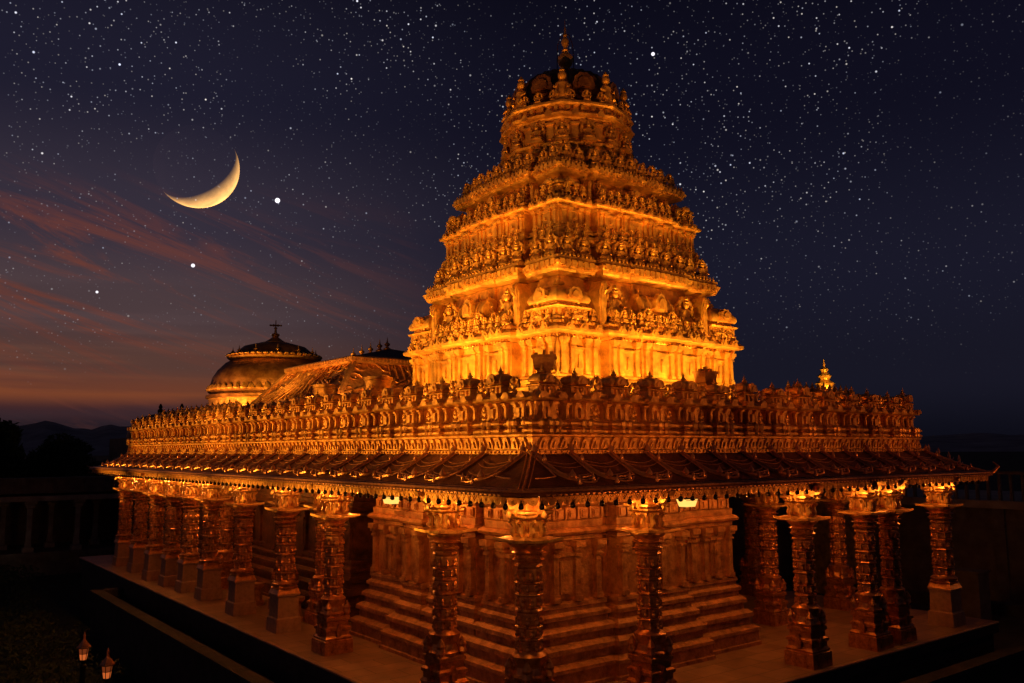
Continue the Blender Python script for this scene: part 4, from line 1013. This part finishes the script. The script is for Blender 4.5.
CO = (1, .40, .07)
for (x, y, kind) in left_cols:      # lamps over each capital
    if y > 2: point((x-.30, y-.42, 3.93), 8, .05, CO); 
for (x, y, kind) in front_cols:
    if (x, y) != (.80, .80): point((x-.42, y-.28, 3.93), 8.5, .05, CO)
point((.62, .25, 3.93), 7, .05, CO); point((.25, .62, 3.93), 7, .05, CO)
for (x, y) in ((6.02, 1.5), (1.3, 6.75), (1.3, 19.1)): point((x, y, 3.62), 30, .1, (1, .38, .07))
for (x, y, e) in ((2.0, 1.75, 40), (3.9, 1.75, 42), (8.3, 1.75, 42), (10.6, 2.2, 46), (13.4, 2.0, 34), (15.2, 2.4, 20), (1.5, 2.6, 40), (1.5, 4.9, 46), (1.6, 9.4, 50), (1.5, 13.2, 46), (1.5, 16.6, 46), (1.5, 22.4, 46), (1.5, 25.5, 46), (1.5, 29, 46)):
    point((x, y, 3.9), e*(.24 if y > 12 else .62), .12, (1, .32, .05))
for y in (6.2, 10.1, 13.4, 16.7, 19.4, 21.4, 23.3, 25.5, 28.2): point((.2, y, 3.8), 24, .08, (1, .33, .06))  # added points to brighten the column fronts, without fixtures
for x in (6.4, 10.2, 14.4): point((x, .25, 3.85), 20, .08, (1, .33, .06))  # added points along the front eave, without fixtures

def flood_housing(loc, rz, label):
    e = empty('floodlight', loc, rz); tag(e, label, 'floodlight', 'floodlights on the temple roof')
    b = MB(); b.box(-.20, .20, -.16, .16, .26, .50, -.04, -.04); b.box(-.26, .26, -.22, .22, .50, .56); b.box(-.22, -.14, -.05, .05, .56, .62); b.box(.12, .2, -.05, .05, .56, .64); b.box(-.03, .03, -.05, .05, .56, .68); b.build('housing', M_wallg, e)
    s = MB(); s.loft(rect(-.28, .28, -.28, .28), [(.05, -.35), (0, -.02), (-.02, .02), (-.12, .1), (-.14, .24), (-.08, .26)]); s.build('stand', M_wallg, e)
    for k in (-.15, .0, .15):
        pass
    return e
flood_housing((2.35, 2.15, 6.45), R(-45), 'dark floodlight housing silhouetted before the tower above the parapet corner')
flood_housing((8.15, 2.6, 6.45), 0, 'dark floodlight housing before the lower right corner of the tower')
# lit pinnacle beyond the right side of the roof
pn = MB(); pn.lathe([(.5, 6.0), (.5, 7.3), (.62, 7.4), (.3, 7.55), (.34, 7.7), (.42, 7.8), (.2, 7.95), (.24, 8.05), (.3, 8.12), (.12, 8.3), (.18, 8.42), (.06, 8.52), (.02, 8.85)], 12, (23.8, 9))
pn.box(22.9, 24.7, 8.1, 9.9, GZ, 6.1)
pno = pn.build('gilded_pinnacle', M_goldt); tag(pno, 'small brightly lit golden pinnacle standing behind the right end of the roof', 'pinnacle')
spot((21.5, 6.4, 6.6), (23.8, 9, 8.0), 1100, 50, .1, WARM)

# facade floods assumed out in the garden and moat, unseen, no fixtures
for y, e in ((3, 2000), (8, 2600), (13, 3000), (18, 3000), (23, 3000), (29, 2800)):
    spot((-7.0, y+4.5, 3.4), (1.5, y, 6.1), e*1.85, 42, .15, (1, .43, .05), 1)
for x, e in ((3, 1100), (8, 1150), (13, 1000), (17, 700)):
    spot((x+4.5, -7.5, 3.2), (x, 1.5, 6.1), e*.85, 40, .2, (1, .27, .04), 1)
for y in (5, 12, 19, 27): spot((-8.5, y-4, 5.6), (1.5, y, 6.4), 1700, 26, .2, (1, .38, .045), 1)  # added frontal fill for the left parapet, no lamps stand there
for x in (4, 11, 16): spot((x-3, -9, 5.6), (x, 1.5, 6.4), 750, 26, .2, (1, .27, .04), 1)  # added frontal fill for the front parapet
spot((-9, 13, 7.5), (6.5, 24, 8.8), 8500, 28, .2, (1, .42, .06), 1)  # added spot to brighten the hall roof, its finials and the dome
spot((-8, -9, 5.6), (.9, .9, 4.2), 1300, 34, .2, (1, .33, .045), 1)  # added spot to brighten the near eave corner and front columns
# hall dome / roof lamps
spot((5.2, 26.6, 6.5), (7.4, 31.0, 8.2), 1100, 90, .2, WARM)
spot((3.6, 29.0, 6.4), (7.0, 32.2, 8.6), 1200, 80, .2, (1, .42, .08))
spot((3.3, 17.0, 6.4), (5.2, 19.5, 7.9), 600, 120, .2, (1, .38, .07)); spot((3.4, 13.6, 6.5), (5.2, 17.0, 7.8), 600, 110, .2, (1, .38, .07))

# ------------------------------------------------------------------ garden: path, lamp posts, hedge
pth = MB(); pth.add([(-16, -30, GZ+.01), (-6.3, -30, GZ+.01), (-6.3, 44, GZ+.01), (-9.4, 44, GZ+.01), (-16, 10, GZ+.01)], [(0, 1, 2, 3, 4)])
tag(pth.build('path', M_path), kind='structure')
kb = MB(); kb.box(-6.3, -6.05, -30, 44, GZ, GZ+.16); tag(kb.build('kerb', M_dstone), kind='structure')
def lamp_post(loc, label):
    e = empty('lamp_post', loc); e.scale = (.78, .78, .965); tag(e, label, 'lamp post', 'garden lamp posts')
    b = MB(); b.lathe([(.16, 0), (.16, .12), (.09, .2), (.10, .4), (.09, 2.0), (.12, 2.05), (.05, 2.1), (.12, 2.2)], 10); b.build('pole', M_black, e, 40)
    g = MB(); g.lathe([(.10, 2.2), (.135, 2.36)], 6, cap=True); g.build('glass', M_lant, e); g = MB(); g.lathe([(.135, 2.365), (.16, 2.52)], 6, cap=True); g.build('upper_glass', M_lant2, e)
    f = MB(); 
    for i in range(6):
        a = PI/3*i; f.tube([(.105*math.cos(a), .105*math.sin(a), 2.19), (.168*math.cos(a), .168*math.sin(a), 2.53)], .012, 4)
    f.lathe([(.12, 2.17), (.13, 2.2), (.11, 2.21)], 6); f.tube([(.14*math.cos(PI/3*i), .14*math.sin(PI/3*i), 2.37) for i in range(7)], .008, 4)
    f.build('frame', M_black, e)
    c = MB(); c.lathe([(.23, 2.52), (.24, 2.55), (.14, 2.64), (.10, 2.68), (.05, 2.74), (.035, 2.8), (.05, 2.84), (.01, 2.95)], 6); c.build('cap', M_rib, e)
    point((loc[0], loc[1], loc[2]+2.36), .0 or 3, .06, (1, .35, .1)).data.energy = 3
    return e
lamp_post((-3.9, 13.9, GZ), 'lantern post with hexagonal cap, farther and left one of the pair in the garden')
lamp_post((-3.85, 11.5, GZ), 'lantern post with hexagonal cap, nearer one, cut by the bottom edge')

def leaf_cloud(b, c, rad, n, size, rng):
    for _ in range(n):
        while True:
            p = Vector((rng.uniform(-1, 1), rng.uniform(-1, 1), rng.uniform(-1, 1)))
            if .25 < p.length < 1: break
        q = Vector(c)+Vector((p.x*rad[0], p.y*rad[1], p.z*rad[2]))
        a = Vector((rng.gauss(0, 1), rng.gauss(0, 1), rng.gauss(0, 1))).normalized(); d = a.orthogonal().normalized(); s = size*rng.uniform(.6, 1.4)
        o = len(b.v); b.v += [tuple(q-a*s), tuple(q+d*s*.45), tuple(q+a*s), tuple(q-d*s*.45)]; b.f.append((o, o+1, o+2, o+3))
def tree(loc, h, spread, label, seed, palm=False):
    rng = random.Random(seed); e = empty('tree', loc); tag(e, label, 'tree', 'trees beyond the colonnade')
    t = MB(); top = Vector((rng.uniform(-.4, .4), rng.uniform(-.4, .4), h*.75))
    t.tube([(0, 0, 0), (.1, .05, h*.3), tuple(top*.7+Vector((0, 0, .1))), tuple(top)], [.32*h/8, .24*h/8, .15*h/8, .05], 8)
    cr = MB()
    for i in range(11):
        a = rng.uniform(0, 2*PI); rr = rng.uniform(.25, 1)*spread; z = h*rng.uniform(.5, 1.0); q = Vector((rr*math.cos(a)*(1.15-z/h*.6), rr*math.sin(a)*(1.15-z/h*.6), z))
        t.tube([tuple(Vector((0, 0, h*.35))+top*.1), tuple(q*.6+Vector((0, 0, h*.12))), tuple(q)], [.1*h/8, .06*h/8, .02], 5)
        leaf_cloud(cr, q, (spread*.42, spread*.42, h*.13), 420, h*.028, rng)
    t.build('trunk', M_bark, e, 60); cr.build('crown', M_leaf, e, fix=False)
tr = [((-3.4, 66, GZ), 9.0, 3.4, 'dark broad tree at the far left edge, behind the colonnade roof', 1),
      ((-.3, 62, GZ), 9.6, 2.0, 'tallest dark tree with a narrow ragged top left of the temple', 2),
      ((3.6, 63, GZ), 8.2, 2.9, 'dark rounded tree between the tall tree and the temple end', 3),
      ((-7.0, 61, GZ), 7.9, 3.2, 'low dark tree leaning out of the left border of the photo', 4),
      ((8.2, 70, GZ), 7.0, 3.0, 'low dark tree just left of the temple eave tip', 5)]
for a in tr: tree(*a)
rng = random.Random(5)
hd_ = MB()
for i in range(90):
    y = rng.uniform(8, 42); x = rng.uniform(-5.5, -1.8); leaf_cloud(hd_, (x, y, GZ+.5), (.7, .7, .55), 60, .10, rng)
for i in range(60):
    y = rng.uniform(40, 49); x = rng.uniform(-12, 0); leaf_cloud(hd_, (x, y, GZ+.5), (.9, .9, .6), 50, .12, rng)
tag(hd_.build('garden_shrubs', M_leaf, fix=False), 'dark low shrubs covering the garden bed beside the temple wall', 'shrubs', kind='stuff')
sm = emis('white_lamp_glow', (1, .85, .6), 6)
for i, (x, y) in enumerate(((-2.9, 47.5), (-2.35, 47.4))):
    e = empty('garden_light', (x, y, GZ)); tag(e, ('left' if i == 0 else 'right')+' one of two tiny white ground lights at the dark far end of the garden', 'light', 'tiny white garden lights')
    MB().lathe([(.05, 0), (.04, 1.25)], 6).build('post', M_black, e); MB().lathe([(.03, 1.25), (.085, 1.33), (.03, 1.41)], 8).build('bulb', sm, e)

# ------------------------------------------------------------------ side buildings
cl = empty('colonnade_building', (-8, 50, GZ)); tag(cl, 'long low dark colonnade with flat parapet roof left behind the temple', 'building')
def cp(b, name, mtl, parent=None): 
    o = b.build(name, mtl, parent or cl); 
    if parent is None: o.location = (8, -50, -GZ)
    return o
b = MB(); b.box(-34, 9, 49.2, 56, GZ, -1.2); b.box(-34, 9, 49.0, 49.2, -1.45, -1.15); cp(b, 'base', M_dstone)
b = MB(); b.box(-34, 9, 49.6, 56, 2.45, 3.3); b.box(-34, 9, 49.5, 49.7, 3.3, 3.42)
for i in range(24): b.box(-33+i*1.8, -32.8+i*1.8, 49.5, 49.6, 2.5, 3.3)
cp(b, 'roof_parapet', M_dstone)
b = MB(); b.box(-34.1, 9.1, 49.3, 56.1, 1.98, 2.3); cp(b, 'cornice', M_plaster)
b = MB(); b.box(-34, 9, 55.6, 56, -1.2, 2); cp(b, 'back_wall', M_dstone)
cc = MB().loft(rect(-.3, .3, -.3, .3), [(0, -1.2), (0, -.9), (-.12, -.85), (-.16, -.4), (-.16, 1.5), (-.05, 1.6), (-.05, 1.75), (.05, 1.8), (.05, 1.98)]).mesh('column', M_plaster)
for i in range(16):
    for (x, y) in ((2.75-i*2.75, 49.9), (4.4-i*2.75, 52.6)):
        o = bpy.data.objects.new('column', cc); col.objects.link(o); o.parent = cl; o.location = (x+8, y-50, -GZ)
# dark dome on a building behind the left end
dd = empty('dark_domed_building', (14, 60, GZ)); tag(dd, 'dark unlit dome with two small finials rising behind the left end of the parapet', 'building')
DD = (9.6, 54.5)
b = MB().box(DD[0]-3.4, DD[0]+3.4, DD[1]-3.4, DD[1]+3.4, GZ, 6.0); o = b.build('walls', M_dstone, dd); o.location = (-14, -60, -GZ)
b = MB().lathe([(3.0, 5.9), (2.95, 6.3), (2.7, 7.0), (2.2, 7.45), (1.6, 7.7), (.9, 7.85), (.2, 7.9)], 32, DD); o = b.build('dome', M_dark, dd, 40); o.location = (-14, -60, -GZ)
for k in (-.6, .6):
    b = MB().lathe([(.12, 7.75), (.2, 7.95), (.22, 8.1), (.1, 8.25), (.16, 8.35), (.05, 8.6)], 8, (DD[0]+k, DD[1]-k)); o = b.build('finial', M_dark, dd, 40); o.location = (-14, -60, -GZ)

rb = empty('right_annex', (27, 12, GZ)); tag(rb, 'dark low annex with balustrade and pale string course beyond the right end of the temple', 'building')
def rp_(b, name, mtl): o = b.build(name, mtl, rb); o.location = (-27, -12, -GZ); return o
b = MB(); b.box(26, 34, -25, 40, GZ, 2.7); b.box(25.6, 26, -25, 40, GZ, -1.0)
for i in range(14): b.box(25.85, 26, -24+i*4.5, -23.6+i*4.5, -1.0, 2.7)
rp_(b, 'wall', M_dstone)
b = MB(); b.box(25.8, 34.1, -25, 40, 2.7, 3.0); rp_(b, 'string_course', M_plaster)
b = MB()
b.box(26.0, 26.2, -25, 40, 4.0, 4.12)
for i in range(150): b.box(26.04, 26.16, -24.6+i*.42, -24.5+i*.42, 3.0, 4.0)
rp_(b, 'balustrade', M_dstone)
b = MB(); b.loft(rect(21.6, 22.4, 2.2, 3.0), [(0, GZ), (0, .72), (.05, .74), (.05, .8)]); 
tag(b.build('stone_block', M_dstone), 'square pale stone block standing in the dark court right of the last column', 'stone block')

# added dim points imitate the temple's glow on the courts; no lanterns there
point((20.5, -1.5, 2.2), 10, .3, (1, .32, .06)); point((-6, 44, 2.0), 9, .5, (1, .34, .08))
